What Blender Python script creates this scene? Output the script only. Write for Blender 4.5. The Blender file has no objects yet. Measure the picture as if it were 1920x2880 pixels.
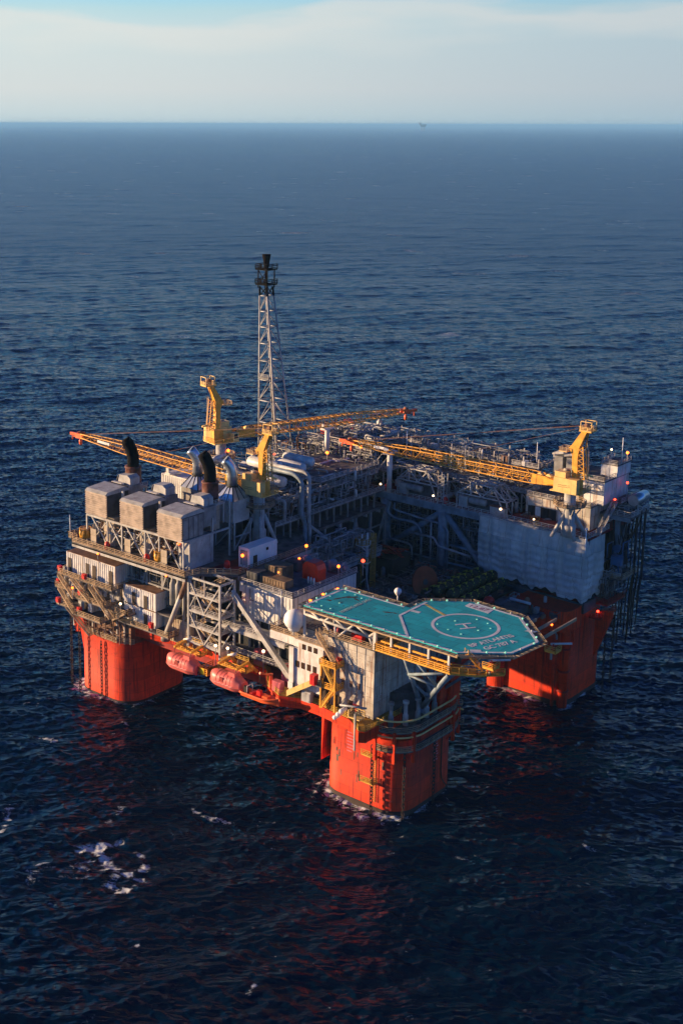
import bpy, bmesh, math, random
from mathutils import Vector, Matrix
R = math.radians
PI = math.pi
rnd = random.Random(7)
scene = bpy.context.scene
col = scene.collection

# ------------------------------------------------------------------ materials
M = {}
def mat(name, c, rough=.55, metal=0., var=.18, rust=0., rustc=(.16,.045,.015), streak=.0, bump=.0, nscale=.35, c2=None, spec=.4, grime=.0, plates=None):
    m = bpy.data.materials.new(name); m.use_nodes = True
    nt = m.node_tree; n = nt.nodes; l = nt.links
    b = n['Principled BSDF']
    b.inputs['Roughness'].default_value = rough; b.inputs['Metallic'].default_value = metal
    b.inputs['Specular IOR Level'].default_value = spec
    tc = n.new('ShaderNodeTexCoord')
    nz = n.new('ShaderNodeTexNoise'); nz.inputs['Scale'].default_value = nscale; nz.inputs['Detail'].default_value = 5
    l.new(tc.outputs['Object'], nz.inputs['Vector'])
    mx = n.new('ShaderNodeMix'); mx.data_type = 'RGBA'
    d = c2 if c2 else tuple(v*(1-2*var) for v in c)
    u = c if c2 else tuple(min(1, v*(1+var*.6)) for v in c)
    mx.inputs[6].default_value = (*d, 1); mx.inputs[7].default_value = (*u, 1)
    cr = n.new('ShaderNodeValToRGB'); cr.color_ramp.elements[0].position = .33; cr.color_ramp.elements[1].position = .62
    l.new(nz.outputs['Fac'], cr.inputs[0]); l.new(cr.outputs[0], mx.inputs[0])
    out = mx.outputs[2]
    def layer(out, scl, lo, hi, colr, amt, detail=6, seedv=0.):
        mp = n.new('ShaderNodeMapping'); mp.inputs['Scale'].default_value = scl; mp.inputs['Location'].default_value = (seedv, seedv*.7, seedv*1.3)
        l.new(tc.outputs['Object'], mp.inputs[0])
        z = n.new('ShaderNodeTexNoise'); z.inputs['Scale'].default_value = 1; z.inputs['Detail'].default_value = detail
        z.inputs['Roughness'].default_value = .65
        l.new(mp.outputs[0], z.inputs['Vector'])
        r = n.new('ShaderNodeValToRGB'); r.color_ramp.elements[0].position = lo; r.color_ramp.elements[1].position = hi
        r.color_ramp.elements[1].color = (amt, amt, amt, 1); r.color_ramp.elements[0].color = (0, 0, 0, 1)
        l.new(z.outputs['Fac'], r.inputs[0])
        x = n.new('ShaderNodeMix'); x.data_type = 'RGBA'
        l.new(r.outputs[0], x.inputs[0]); l.new(out, x.inputs[6]); x.inputs[7].default_value = (*colr, 1)
        return x.outputs[2]
    if rust:
        out = layer(out, (.5, .5, .5), .66-.16*rust, .80-.12*rust, rustc, .9, 8, 3.)
    if streak:
        out = layer(out, (1.1, 1.1, .07), .62-.1*streak, .74-.08*streak, rustc, .85, 6, 11.)
    if grime:
        out = layer(out, (.22, .22, .12), .45, .75, tuple(v*.35 for v in c), grime, 7, 23.)
    if plates:   # welded panels: each a touch different, with a thin seam
        pw, ph, flat = plates
        sp = n.new('ShaderNodeSeparateXYZ'); l.new(tc.outputs['Object'], sp.inputs[0])
        ad = n.new('ShaderNodeMath'); ad.operation = 'SUBTRACT'; l.new(sp.outputs[0], ad.inputs[0]); l.new(sp.outputs[1], ad.inputs[1])
        cb = n.new('ShaderNodeCombineXYZ'); l.new(sp.outputs[0] if flat else ad.outputs[0], cb.inputs[0]); l.new(sp.outputs[1 if flat else 2], cb.inputs[1])
        bk = n.new('ShaderNodeTexBrick'); bk.inputs['Scale'].default_value = 1; bk.inputs['Brick Width'].default_value = pw; bk.inputs['Row Height'].default_value = ph
        bk.inputs['Mortar Size'].default_value = .06; bk.inputs['Color1'].default_value = (1, 1, 1, 1); bk.inputs['Color2'].default_value = (.74, .76, .78, 1); bk.inputs['Mortar'].default_value = (.5, .45, .42, 1); bk.offset = .37
        l.new(cb.outputs[0], bk.inputs['Vector'])
        mu = n.new('ShaderNodeMix'); mu.data_type = 'RGBA'; mu.blend_type = 'MULTIPLY'; mu.inputs[0].default_value = 1
        l.new(out, mu.inputs[6]); l.new(bk.outputs['Color'], mu.inputs[7]); out = mu.outputs[2]
    l.new(out, b.inputs['Base Color'])
    if bump:
        bz = n.new('ShaderNodeTexNoise'); bz.inputs['Scale'].default_value = 1.2; bz.inputs['Detail'].default_value = 4
        l.new(tc.outputs['Object'], bz.inputs['Vector'])
        bp = n.new('ShaderNodeBump'); bp.inputs['Strength'].default_value = bump; bp.inputs['Distance'].default_value = .3
        l.new(bz.outputs['Fac'], bp.inputs['Height']); l.new(bp.outputs[0], b.inputs['Normal'])
    M[name] = m
    return m

mat('hull_red', (.84,.052,.010), .62, spec=.22, var=.10, rust=.45, streak=.9, rustc=(.11,.010,.006), grime=.3, plates=(6.5, 4.2, False))
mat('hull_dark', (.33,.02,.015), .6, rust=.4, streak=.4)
mat('deck_red', (.22,.022,.02), .8, rust=.4, grime=.5)
mat('boot_dark', (.05,.03,.02), .8, rust=.3)
mat('yellow', (.80,.40,.055), .45, var=.14, rust=.12, streak=.15)
mat('yellow_pale', (.82,.56,.20), .5, var=.1, streak=.2)
mat('yellow_walk', (.50,.27,.03), .7, var=.3, rust=.5, grime=.5)
mat('rail_yellow', (.55,.33,.05), .6, rust=.3)
mat('sign_yellow', (.8,.55,.02), .5)
mat('grey', (.27,.275,.27), .55, var=.2, rust=.4, streak=.45, grime=.35)
mat('grey_light', (.44,.45,.44), .55, var=.15, rust=.35, streak=.55, grime=.35)
mat('grey_blue', (.20,.27,.33), .5, var=.2, rust=.12, grime=.3)
mat('grey_dark', (.07,.075,.08), .7, var=.3, rust=.3)
mat('void_shade', (.018,.02,.022), .9, var=.3)  # near-black: the shade inside deep voids is put into the colour
mat('plate', (.14,.13,.125), .85, var=.3, rust=.45, rustc=(.10,.04,.02), grime=.5)
mat('plate_blue', (.12,.15,.19), .8, var=.3, rust=.2, grime=.5)
mat('grating', (.16,.13,.10), .8, rust=.5, rustc=(.14,.05,.02))
mat('rail_grey', (.42,.41,.40), .6, rust=.3)
mat('rail_tan', (.42,.30,.18), .6, rust=.4)
mat('white', (.68,.68,.66), .5, var=.1, streak=.6, rust=.25, rustc=(.30,.16,.08), grime=.15)
mat('white_clean', (.80,.81,.82), .4, var=.04)
mat('white_dirty', (.60,.56,.48), .6, plates=(3.1, 4.6, False), var=.12, rust=.6, streak=1.0, rustc=(.24,.085,.03), grime=.4)
mat('roof_rust', (.26,.14,.08), .8, c2=(.12,.06,.04), rust=.5, rustc=(.36,.17,.08))
mat('beige', (.47,.40,.30), .6, plates=(2.6, 3.4, False), var=.12, streak=.6, rustc=(.25,.13,.07), grime=.2)
mat('louver', (.50,.42,.34), .55, var=.18, streak=.25, rustc=(.22,.14,.09), nscale=.5)
mat('stack_black', (.005,.0045,.0045), .9, spec=.1, var=.2)
mat('stack_rust', (.17,.06,.04), .7, c2=(.03,.018,.016), nscale=.6)
mat('stack_silver', (.52,.58,.62), .28, metal=.75, var=.1)
mat('pipe_white', (.60,.61,.61), .4, var=.12, streak=.2)
mat('pipe_grey', (.36,.38,.40), .42, var=.2, rust=.15)
mat('pipe_rust', (.19,.105,.07), .75, var=.3)
mat('teal', (.012,.50,.53), .75, c2=(.016,.42,.46), nscale=.25, rust=.3, rustc=(.06,.20,.19), grime=.3, plates=(5.2, 3.1, True))
mat('mark_white', (.72,.74,.74), .7, var=.1, grime=.3)
mat('mark_faded', (.36,.50,.48), .8, var=.2)
mat('mark_yellow', (.56,.47,.13), .7, var=.15)
mat('mark_purple', (.28,.12,.20), .7)
mat('teal_worn', (.06,.035,.025), .9, rust=.6)
mat('tarp', (.66,.655,.61), .62, plates=(6.9, 7.5, False), var=.12, streak=.45, rustc=(.34,.31,.27), grime=.6, nscale=.12, bump=.35)
mat('boat_pink', (.78,.17,.145), .4, var=.08, grime=.15)
mat('boat_line', (.35,.05,.04), .5)
mat('boat_orange', (.85,.14,.04), .4)
mat('red', (.62,.02,.018), .45, var=.12)
mat('red_tank', (.85,.05,.015), .4, var=.1, grime=.2)
mat('pink', (.62,.13,.16), .6)
mat('black', (.015,.015,.015), .6)
mat('chain', (.035,.022,.018), .8, rust=.4)
mat('rubber', (.02,.018,.018), .6)
mat('blue', (.03,.13,.28), .5)
mat('green_dark', (.012,.035,.022), .5, var=.4)
mat('mark_lime', (.42,.50,.05), .6)
mat('rust_disc', (.24,.065,.03), .8, var=.2, rust=.4)
mat('tan_crate', (.20,.135,.08), .8, var=.25, rust=.3)
mat('glass', (.06,.035,.02), .12, spec=.8)
mat('glass_dark', (.012,.014,.016), .15, spec=.8)
mat('dark_door', (.045,.028,.02), .5)
mat('net', (.34,.30,.19), .8, rust=.3, c2=(.20,.18,.12))
def emis(name, c, s):
    m = bpy.data.materials.new(name); m.use_nodes = True
    b = m.node_tree.nodes['Principled BSDF']; b.inputs['Base Color'].default_value = (*c, 1)
    b.inputs['Emission Color'].default_value = (*c, 1); b.inputs['Emission Strength'].default_value = s
    M[name] = m
emis('lamp_orange', (1., .14, .015), 3)
emis('lamp_red', (1., .05, .02), 3)
emis('lamp_white', (1., .66, .36), 2.4)
emis('lamp_green', (.3, .8, .6), .12)

# ------------------------------------------------------------------ mesh builder (world coordinates)
class MB:
    def __init__(s): s.v = []; s.f = []; s.sm = []
    def add(s, vs, fs, smooth=False):
        o = len(s.v); s.v += [tuple(v) for v in vs]
        for f in fs: s.f.append(tuple(i+o for i in f)); s.sm.append(smooth)
        return s
    def box(s, x0, x1, y0, y1, z0, z1):
        return s.add([(x0,y0,z0),(x1,y0,z0),(x1,y1,z0),(x0,y1,z0),(x0,y0,z1),(x1,y0,z1),(x1,y1,z1),(x0,y1,z1)],
              [(0,3,2,1),(4,5,6,7),(0,1,5,4),(1,2,6,5),(2,3,7,6),(3,0,4,7)])
    def prism(s, poly, z0, z1, smooth=False):
        n = len(poly)
        a = sum(poly[i][0]*poly[(i+1) % n][1]-poly[(i+1) % n][0]*poly[i][1] for i in range(n))
        if a < 0: poly = poly[::-1]
        vs = [(p[0], p[1], z0) for p in poly]+[(p[0], p[1], z1) for p in poly]
        s.add(vs, [tuple(range(n))[::-1], tuple(range(n, 2*n))])
        o = len(s.v)-2*n
        for i in range(n):
            j = (i+1) % n; s.f.append((o+i, o+j, o+n+j, o+n+i)); s.sm.append(smooth)
        return s
    def extr(s, poly, axis, a, b):   # polygon in a vertical plane: axis 'y' -> poly (x,z) extruded y a..b ; 'x' -> poly (y,z)
        n = len(poly)
        if axis == 'y': vs = [(p[0], a, p[1]) for p in poly]+[(p[0], b, p[1]) for p in poly]
        else: vs = [(a, p[0], p[1]) for p in poly]+[(b, p[0], p[1]) for p in poly]
        fs = [tuple(range(n)), tuple(range(n, 2*n))[::-1]]+[(i, i+n, (i+1) % n+n, (i+1) % n) for i in range(n)]
        return s.add(vs, fs)
    def beam(s, a, b, w=.5, h=None):
        a = Vector(a); b = Vector(b); h = h or w; d = b-a
        if d.length < 1e-6: return s
        d.normalize(); up = Vector((0, 0, 1)) if abs(d.z) < .98 else Vector((0, 1, 0))
        x = d.cross(up).normalized()*w/2; y = x.cross(d).normalized()*h/2
        vs = [a-x-y, a+x-y, a+x+y, a-x+y, b-x-y, b+x-y, b+x+y, b-x+y]
        return s.add(vs, [(0,3,2,1),(4,5,6,7),(0,1,5,4),(1,2,6,5),(2,3,7,6),(3,0,4,7)])
    def sweep(s, pts, r, n=8, caps=True):
        pts = [Vector(p) for p in pts]; P = []
        for p in pts:
            if not P or (p-P[-1]).length > 1e-4: P.append(p)
        if len(P) < 2: return s
        rs = r if isinstance(r, (list, tuple)) else [r]*len(P)
        o = len(s.v); prev = None
        for i, p in enumerate(P):
            t = (P[i+1]-p if i == 0 else p-P[i-1] if i == len(P)-1 else (P[i+1]-p).normalized()+(p-P[i-1]).normalized())
            if t.length < 1e-5: t = P[i]-P[i-1]
            t.normalize()
            if prev is None:
                u = t.cross(Vector((0, 0, 1)) if abs(t.z) < .95 else Vector((1, 0, 0))).normalized()
            else:
                u = (prev-t*prev.dot(t))
                u = u.normalized() if u.length > 1e-5 else t.orthogonal().normalized()
            prev = u; w = t.cross(u)
            for k in range(n):
                a = 2*PI*k/n; s.v.append(tuple(p+(u*math.cos(a)+w*math.sin(a))*rs[min(i, len(rs)-1)]))
        for i in range(len(P)-1):
            for k in range(n):
                k2 = (k+1) % n
                s.f.append((o+i*n+k, o+i*n+k2, o+(i+1)*n+k2, o+(i+1)*n+k)); s.sm.append(n > 5)
        if caps:
            s.f.append(tuple(o+k for k in range(n))[::-1]); s.sm.append(False)
            s.f.append(tuple(o+(len(P)-1)*n+k for k in range(n))); s.sm.append(False)
        return s
    def tube(s, a, b, r, n=6): return s.sweep([a, b], r, n)
    def pipe(s, pts, r, n=8, bend=None):
        P = [Vector(p) for p in pts]; bend = bend or r*2.2; out = [P[0]]
        for i in range(1, len(P)-1):
            a = P[i-1]-P[i]; b = P[i+1]-P[i]
            if a.length < 1e-4 or b.length < 1e-4: continue
            k = min(bend, a.length*.45, b.length*.45); p0 = P[i]+a.normalized()*k; p1 = P[i]+b.normalized()*k
            for t in (0, .25, .5, .75, 1):
                out.append(p0*(1-t)**2+P[i]*2*t*(1-t)+p1*t*t)
        out.append(P[-1]); return s.sweep(out, r, n)
    def lathe(s, c, prof, n=16, axis='z'):   # prof: (radius, along)
        c = Vector(c); o = len(s.v)
        for r, h in prof:
            for k in range(n):
                a = 2*PI*k/n; x, y = r*math.cos(a), r*math.sin(a)
                s.v.append(tuple(c+(Vector((x, y, h)) if axis == 'z' else Vector((h, x, y)) if axis == 'x' else Vector((y, h, x)))))
        for i in range(len(prof)-1):
            for k in range(n):
                k2 = (k+1) % n; s.f.append((o+i*n+k, o+i*n+k2, o+(i+1)*n+k2, o+(i+1)*n+k)); s.sm.append(True)
        s.f.append(tuple(o+k for k in range(n))[::-1]); s.sm.append(False)
        s.f.append(tuple(o+(len(prof)-1)*n+k for k in range(n))); s.sm.append(False)
        return s
    def vessel(s, c, r, L, axis='x', n=14):
        h = L/2; e = r*.5
        return s.lathe(c, [(r*.05, -h-e), (r*.6, -h-e*.8), (r*.9, -h-e*.4), (r, -h), (r, h), (r*.9, h+e*.4), (r*.6, h+e*.8), (r*.05, h+e)], n, axis)
    def sphere(s, c, r, n=14, m=10, sz=1.):
        return s.lathe(c, [(max(.01*r, r*math.sin(PI*i/m)), -r*sz*math.cos(PI*i/m)) for i in range(m+1)], n)
    def rail(s, pts, h=1.5, r=.075, step=2.6, rails=3):
        P = [Vector(p) for p in pts]
        for a, b in zip(P[:-1], P[1:]):
            L = (b-a).length; k = max(1, int(round(L/step)))
            for i in range(k+1):
                p = a.lerp(b, i/k); s.beam(p, p+Vector((0, 0, h)), r*1.7)
            for j in range(1, rails+1):
                q = Vector((0, 0, h*j/rails)); s.beam(a+q, b+q, r*1.5)
            s.beam(a+Vector((0, 0, .12)), b+Vector((0, 0, .12)), r*.8, .24)
        return s
    def stair(s, a, b, w=1.6, side=(0, 1, 0)):
        a = Vector(a); b = Vector(b); sd = Vector(side).normalized()*w/2
        s.beam(a-sd, b-sd, .22, .45); s.beam(a+sd, b+sd, .22, .45)
        n = max(4, int(abs(b.z-a.z)/.35))
        for i in range(n+1):
            p = a.lerp(b, i/n); s.beam(p-sd, p+sd, .4, .06)
        for e in (-1, 1):
            q = sd*e; u = Vector((0, 0, 1.4))
            s.beam(a+q+u, b+q+u, .1); s.beam(a+q+u*.5, b+q+u*.5, .08)
            m = max(2, int((b-a).length/2.5))
            for i in range(m+1):
                p = a.lerp(b, i/m)+q; s.beam(p, p+u, .1)
        return s
    def ribbed(s, x0, x1, y0, y1, z0, z1, pitch=.8, d=.14):   # corrugated container walls round a box
        s.box(x0, x1, y0, y1, z0, z1)
        k = int((x1-x0)/pitch)
        for i in range(k):
            x = x0+(i+.5)*(x1-x0)/k
            for y in (y0, y1): s.box(x-pitch*.25, x+pitch*.25, min(y, y+(-d if y == y0 else d)), max(y, y+(-d if y == y0 else d)), z0+.25, z1-.25)
        k = int((y1-y0)/pitch)
        for i in range(k):
            y = y0+(i+.5)*(y1-y0)/k
            for x in (x0, x1): s.box(min(x, x+(-d if x == x0 else d)), max(x, x+(-d if x == x0 else d)), y-pitch*.25, y+pitch*.25, z0+.25, z1-.25)
        return s
    def truss(s, a, b, off, bays, r=.12, rc=.2, n=4):   # flat lattice: chords a-b and (a+off)-(b+off), zig-zag between
        a = Vector(a); b = Vector(b); o = Vector(off)
        s.tube(a, b, rc, n); s.tube(a+o, b+o, rc, n)
        for i in range(bays):
            p = a.lerp(b, i/bays); q = a.lerp(b, (i+1)/bays)
            if i % 2 == 0: s.tube(p, q+o, r, n)
            else: s.tube(p+o, q, r, n)
            s.tube(q, q+o, r*.9, n)
        return s
    def build(s, name, m, parent=None, label=None, base=None):
        b = Vector(ORIG.get(parent.name, (0, 0, 0))) if parent else Vector(base or (0, 0, 0))
        me = bpy.data.meshes.new(name)
        me.from_pydata([tuple(Vector(v)-b) for v in s.v], [], s.f)
        me.polygons.foreach_set('use_smooth', s.sm); me.update()
        me.materials.append(M[m] if isinstance(m, str) else m)
        o = bpy.data.objects.new(name, me); col.objects.link(o)
        if parent: o.parent = parent; ORIG[o.name] = tuple(b)
        else: o.location = b; ORIG[o.name] = tuple(b)
        if label: o['label'] = label
        return o
ORIG = {}
USED = {}
def tag(o, label, cat, group=None):
    o['label'] = label; o['category'] = cat
    if group: o['group'] = group
    return o
def thing(name, label, cat, loc=(0, 0, 0), group=None):
    o = bpy.data.objects.new(name, None); col.objects.link(o); o.location = loc; ORIG[o.name] = tuple(loc)
    o.empty_display_size = .5
    return tag(o, label, cat, group)
def struct(o): o['kind'] = 'structure'; return o
def dup(src, loc, label=None, rz=None, group=None):
    def cp(o, p):
        c = o.copy(); col.objects.link(c)
        if p: c.parent = p
        for ch in [x for x in bpy.data.objects if x.parent == o]: cp(ch, c)
        return c
    kids = [x for x in bpy.data.objects if x.parent == src]
    c = src.copy(); col.objects.link(c); c.location = loc
    if rz is not None: c.rotation_euler = (0, 0, rz)
    for ch in kids: cp(ch, c)
    if label: c['label'] = label
    if group: c['group'] = group
    ORIG[c.name] = tuple(loc)
    return c

def rsquare(cx, cy, hx, hy, r, n=8):
    pts = []
    for sx, sy, a0 in ((1, -1, -90), (1, 1, 0), (-1, 1, 90), (-1, -1, 180)):
        ox, oy = cx+sx*(hx-r), cy+sy*(hy-r)
        for i in range(n+1):
            a = R(a0+90*i/n); pts.append((ox+r*math.cos(a), oy+r*math.sin(a)))
    return pts

# ------------------------------------------------------------------ camera
CAM = Vector((254.6, -340.1, 190.))
def make_camera():
    pr = R(11.5034); ro = R(.18)
    rt = Vector((.74365, .66857, 0)); hd = Vector((-.66857, .74365, 0)); Z = Vector((0, 0, 1))
    f = hd*math.cos(pr)-Z*math.sin(pr); u = hd*math.sin(pr)+Z*math.cos(pr)
    r2 = rt*math.cos(ro)+u*math.sin(ro); u2 = u*math.cos(ro)-rt*math.sin(ro)
    c = bpy.data.cameras.new('camera'); o = bpy.data.objects.new('camera', c); col.objects.link(o)
    m = Matrix((r2, u2, -f)).transposed().to_4x4(); m.translation = CAM; o.matrix_world = m
    c.sensor_fit = 'HORIZONTAL'; c.sensor_width = 36; c.lens = 3700/1920*36
    c.shift_x = 310/1920; c.shift_y = -340/1920
    c.clip_start = 1; c.clip_end = 1500000
    scene.camera = o
make_camera()

# ------------------------------------------------------------------ sun, sky
SUN_EL, SUN_DIR = R(7.4), Vector((-.865, -.50, 0)).normalized()
sun = bpy.data.lights.new('sun', 'SUN'); sun.energy = 5.0; sun.angle = R(.5); sun.color = (1., .66, .36)
so = bpy.data.objects.new('sun', sun); col.objects.link(so)
sd = (SUN_DIR*math.cos(SUN_EL)+Vector((0, 0, math.sin(SUN_EL))))
so.rotation_euler = sd.to_track_quat('Z', 'Y').to_euler()
w = bpy.data.worlds.new('World'); scene.world = w; w.use_nodes = True
nt = w.node_tree; n = nt.nodes; l = nt.links; bg = n['Background']
sky = n.new('ShaderNodeTexSky'); sky.sky_type = 'NISHITA'; sky.sun_disc = False
sky.sun_elevation = SUN_EL; sky.sun_rotation = math.atan2(SUN_DIR.x, SUN_DIR.y); sky.altitude = 200
sky.air_density = 1.0; sky.dust_density = .6; sky.ozone_density = 5.0
bg.inputs['Strength'].default_value = .058
tc = n.new('ShaderNodeTexCoord'); sep = n.new('ShaderNodeSeparateXYZ'); l.new(tc.outputs['Generated'], sep.inputs[0])
# marine haze band low over the horizon, warmer towards the sun
dot = n.new('ShaderNodeVectorMath'); dot.operation = 'DOT_PRODUCT'; dot.inputs[1].default_value = tuple(SUN_DIR)
l.new(tc.outputs['Generated'], dot.inputs[0])
mr = n.new('ShaderNodeMapRange'); mr.inputs[1].default_value = -.22; mr.inputs[2].default_value = .42; mr.interpolation_type = 'SMOOTHSTEP'
l.new(dot.outputs['Value'], mr.inputs[0])
zr = n.new('ShaderNodeMapRange'); zr.inputs[1].default_value = 0; zr.inputs[2].default_value = .25; l.new(sep.outputs['Z'], zr.inputs[0])
hr = n.new('ShaderNodeValToRGB'); e = hr.color_ramp.elements
for i, (p_, c_) in enumerate([(0, (.34, .425, .47)), (.10, (.41, .45, .475)), (.24, (.395, .465, .495)), (.33, (.30, .45, .515)), (.40, (.17, .44, .62)), (.50, (.06, .46, .82)), (1., (.03, .48, 1.)) ]):
    x = e[0] if i == 0 else e.new(p_); x.position = p_; x.color = (*c_, 1)
e.remove(e[-1]) if e[-1].color[0] > .9 else None
l.new(zr.outputs[0], hr.inputs[0])
hw = n.new('ShaderNodeMix'); hw.data_type = 'RGBA'; hw.inputs[6].default_value = (8.7, 9.4, 9.9, 1); hw.inputs[7].default_value = (13.0, 12.6, 11.8, 1); l.new(mr.outputs[0], hw.inputs[0])
hz = n.new('ShaderNodeMix'); hz.data_type = 'RGBA'; hz.blend_type = 'MULTIPLY'; hz.inputs[0].default_value = 1; l.new(hr.outputs[0], hz.inputs[6]); l.new(hw.outputs[2], hz.inputs[7])
ramp = n.new('ShaderNodeMapRange'); ramp.inputs[1].default_value = 0.08; ramp.inputs[2].default_value = .25
ramp.inputs[3].default_value = 1.; ramp.inputs[4].default_value = 0.; ramp.interpolation_type = 'SMOOTHSTEP'
l.new(sep.outputs['Z'], ramp.inputs[0])
m1 = n.new('ShaderNodeMix'); m1.data_type = 'RGBA'
zt = n.new('ShaderNodeMapRange'); zt.inputs[1].default_value = .1; zt.inputs[2].default_value = .85; l.new(sep.outputs['Z'], zt.inputs[0])
tz = n.new('ShaderNodeMix'); tz.data_type = 'RGBA'; tz.inputs[6].default_value = (.24, 1.1, 2.5, 1); tz.inputs[7].default_value = (.26, .36, .48, 1); l.new(zt.outputs[0], tz.inputs[0])
tint = n.new('ShaderNodeMix'); tint.data_type = 'RGBA'; tint.blend_type = 'MULTIPLY'; tint.inputs[0].default_value = 1
l.new(tz.outputs[2], tint.inputs[7]); l.new(sky.outputs[0], tint.inputs[6])
l.new(ramp.outputs[0], m1.inputs[0]); l.new(tint.outputs[2], m1.inputs[6]); l.new(hz.outputs[2], m1.inputs[7])
# thin high cloud bank
mp = n.new('ShaderNodeMapping'); mp.inputs['Scale'].default_value = (3.6, 3.6, 20); l.new(tc.outputs['Generated'], mp.inputs[0])
cn = n.new('ShaderNodeTexNoise'); cn.inputs['Scale'].default_value = 1.4; cn.inputs['Detail'].default_value = 6; cn.inputs['Roughness'].default_value = .45
l.new(mp.outputs[0], cn.inputs['Vector'])
cz = n.new('ShaderNodeMath'); cz.operation = 'MULTIPLY_ADD'; cz.inputs[1].default_value = .075; l.new(cn.outputs['Fac'], cz.inputs[0])
l.new(sep.outputs['Z'], cz.inputs[2])          # noisy elevation
cr = n.new('ShaderNodeValToRGB'); e = cr.color_ramp.elements
e[0].position = .090; e[0].color = (0, 0, 0, 1); e[1].position = .112; e[1].color = (.8, .8, .8, 1)
x = e.new(.121); x.color = (.1, .1, .1, 1); x = e.new(.138); x.color = (0, 0, 0, 1)
l.new(cz.outputs[0], cr.inputs[0])
m2 = n.new('ShaderNodeMix'); m2.data_type = 'RGBA'; l.new(cr.outputs[0], m2.inputs[0]); l.new(m1.outputs[2], m2.inputs[6])
cc = n.new('ShaderNodeMix'); cc.data_type = 'RGBA'; cc.inputs[6].default_value = (4.9, 5.1, 5.15, 1); cc.inputs[7].default_value = (6.0, 6.1, 5.8, 1)
l.new(mr.outputs[0], cc.inputs[0]); l.new(cc.outputs[2], m2.inputs[7])
l.new(m2.outputs[2], bg.inputs['Color'])
scene.view_settings.view_transform = 'Standard'; scene.view_settings.look = 'None'; scene.view_settings.gamma = 1
scene.view_settings.exposure = 1.15

# ------------------------------------------------------------------ sea
def sea_material():
    m = bpy.data.materials.new('sea'); m.use_nodes = True; nt = m.node_tree; n = nt.nodes; l = nt.links
    b = n['Principled BSDF']; b.inputs['IOR'].default_value = 1.17; b.inputs['Specular Tint'].default_value = (.15, .65, 1., 1); b.inputs['Roughness'].default_value = .07
    geo = n.new('ShaderNodeNewGeometry')
    def noise(scale, ang, st, det, ro=.55, dist=0., off=0.):
        mp = n.new('ShaderNodeMapping'); mp.vector_type = 'TEXTURE'
        mp.inputs['Rotation'].default_value = (0, 0, R(ang)); mp.inputs['Scale'].default_value = (st, 1, 1); mp.inputs['Location'].default_value = (off, off*.6, 0)
        l.new(geo.outputs['Position'], mp.inputs[0])
        z = n.new('ShaderNodeTexNoise'); z.inputs['Scale'].default_value = scale; z.inputs['Detail'].default_value = det
        z.inputs['Roughness'].default_value = ro; z.inputs['Distortion'].default_value = dist
        l.new(mp.outputs[0], z.inputs['Vector']); return z.outputs['Fac']
    def mth(op, a, bb=None, c=None):
        k = n.new('ShaderNodeMath'); k.operation = op
        for i, v in enumerate((a, bb, c)):
            if v is None: continue
            if isinstance(v, (int, float)): k.inputs[i].default_value = v
            else: l.new(v, k.inputs[i])
        return k.outputs[0]
    def crest(x, p=1.):   # sharp crests from a noise
        a = mth('ABSOLUTE', mth('MULTIPLY_ADD', x, 2., -1.)); return mth('SUBTRACT', 1., a)
    chop3 = mth('MULTIPLY', noise(.9, 40, 1.7, 3, .6, .3), .30)
    far_h = mth('MULTIPLY', noise(.085, 42, 2.4, 3, .68, .5), 3.4)
    h = mth('ADD', far_h, mth('ADD', mth('MULTIPLY', noise(.33, 48, 1.8, 2, .6, .3), .7), chop3))
    bp = n.new('ShaderNodeBump'); bp.inputs['Strength'].default_value = 1.; bp.inputs['Distance'].default_value = 1.0
    l.new(h, bp.inputs['Height']); l.new(bp.outputs[0], b.inputs['Normal'])
    # foam: real white water in patches
    at = n.new('ShaderNodeAttribute'); at.attribute_name = 'foam'; tot = at.outputs['Fac']
    lace = crest(noise(.9, 40, 1.5, 5, .7, 1.2, 50.)); f2 = noise(.28, 45, 1.5, 3, .65, 1.0, 9.)
    f = mth('ADD', mth('MULTIPLY', lace, .55), mth('MULTIPLY', f2, 1.1))          # ~.8 mean
    r = n.new('ShaderNodeMapRange'); r.inputs[1].default_value = 1.30; r.inputs[2].default_value = 1.43
    l.new(mth('ADD', f, mth('MULTIPLY', mth('MINIMUM', tot, 1.35), .33)), r.inputs[0])
    # sparse breaking flecks everywhere
    g = mth('MULTIPLY', crest(noise(.16, 30, 2.4, 5, .72, 1.2, 31.)), noise(.012, 10, 1., 2, .5, 0., 77.))
    r2 = n.new('ShaderNodeMapRange'); r2.inputs[1].default_value = .668; r2.inputs[2].default_value = .71; r2.inputs[4].default_value = .55
    l.new(g, r2.inputs[0])
    fm = mth('MAXIMUM', r.outputs[0], r2.outputs[0])
    mx = n.new('ShaderNodeMix'); mx.data_type = 'RGBA'; mx.inputs[6].default_value = (.0001, .0085, .027, 1); mx.inputs[7].default_value = (.62, .66, .68, 1)
    l.new(fm, mx.inputs[0]); l.new(mx.outputs[2], b.inputs['Base Color'])
    ln = n.new('ShaderNodeVectorMath'); ln.operation = 'LENGTH'; l.new(geo.outputs['Position'], ln.inputs[0])
    rr = n.new('ShaderNodeMapRange'); rr.inputs[1].default_value = 300; rr.inputs[2].default_value = 1700; rr.inputs[3].default_value = .06; rr.inputs[4].default_value = .27; rr.interpolation_type = 'SMOOTHSTEP'
    l.new(ln.outputs['Value'], rr.inputs[0])     # waves too small for the mesh far out become roughness
    l.new(mth('MULTIPLY_ADD', fm, .5, rr.outputs[0]), b.inputs['Roughness'])
    M['sea'] = m
COLUMNS = {'near': (52, -45.5, 14, 14.5, 7), 'left': (-54.5, -46, 13.5, 15, 8), 'right': (50, 51, 14, 14, 6), 'back': (-52.5, 48, 14, 14, 6)}
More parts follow.
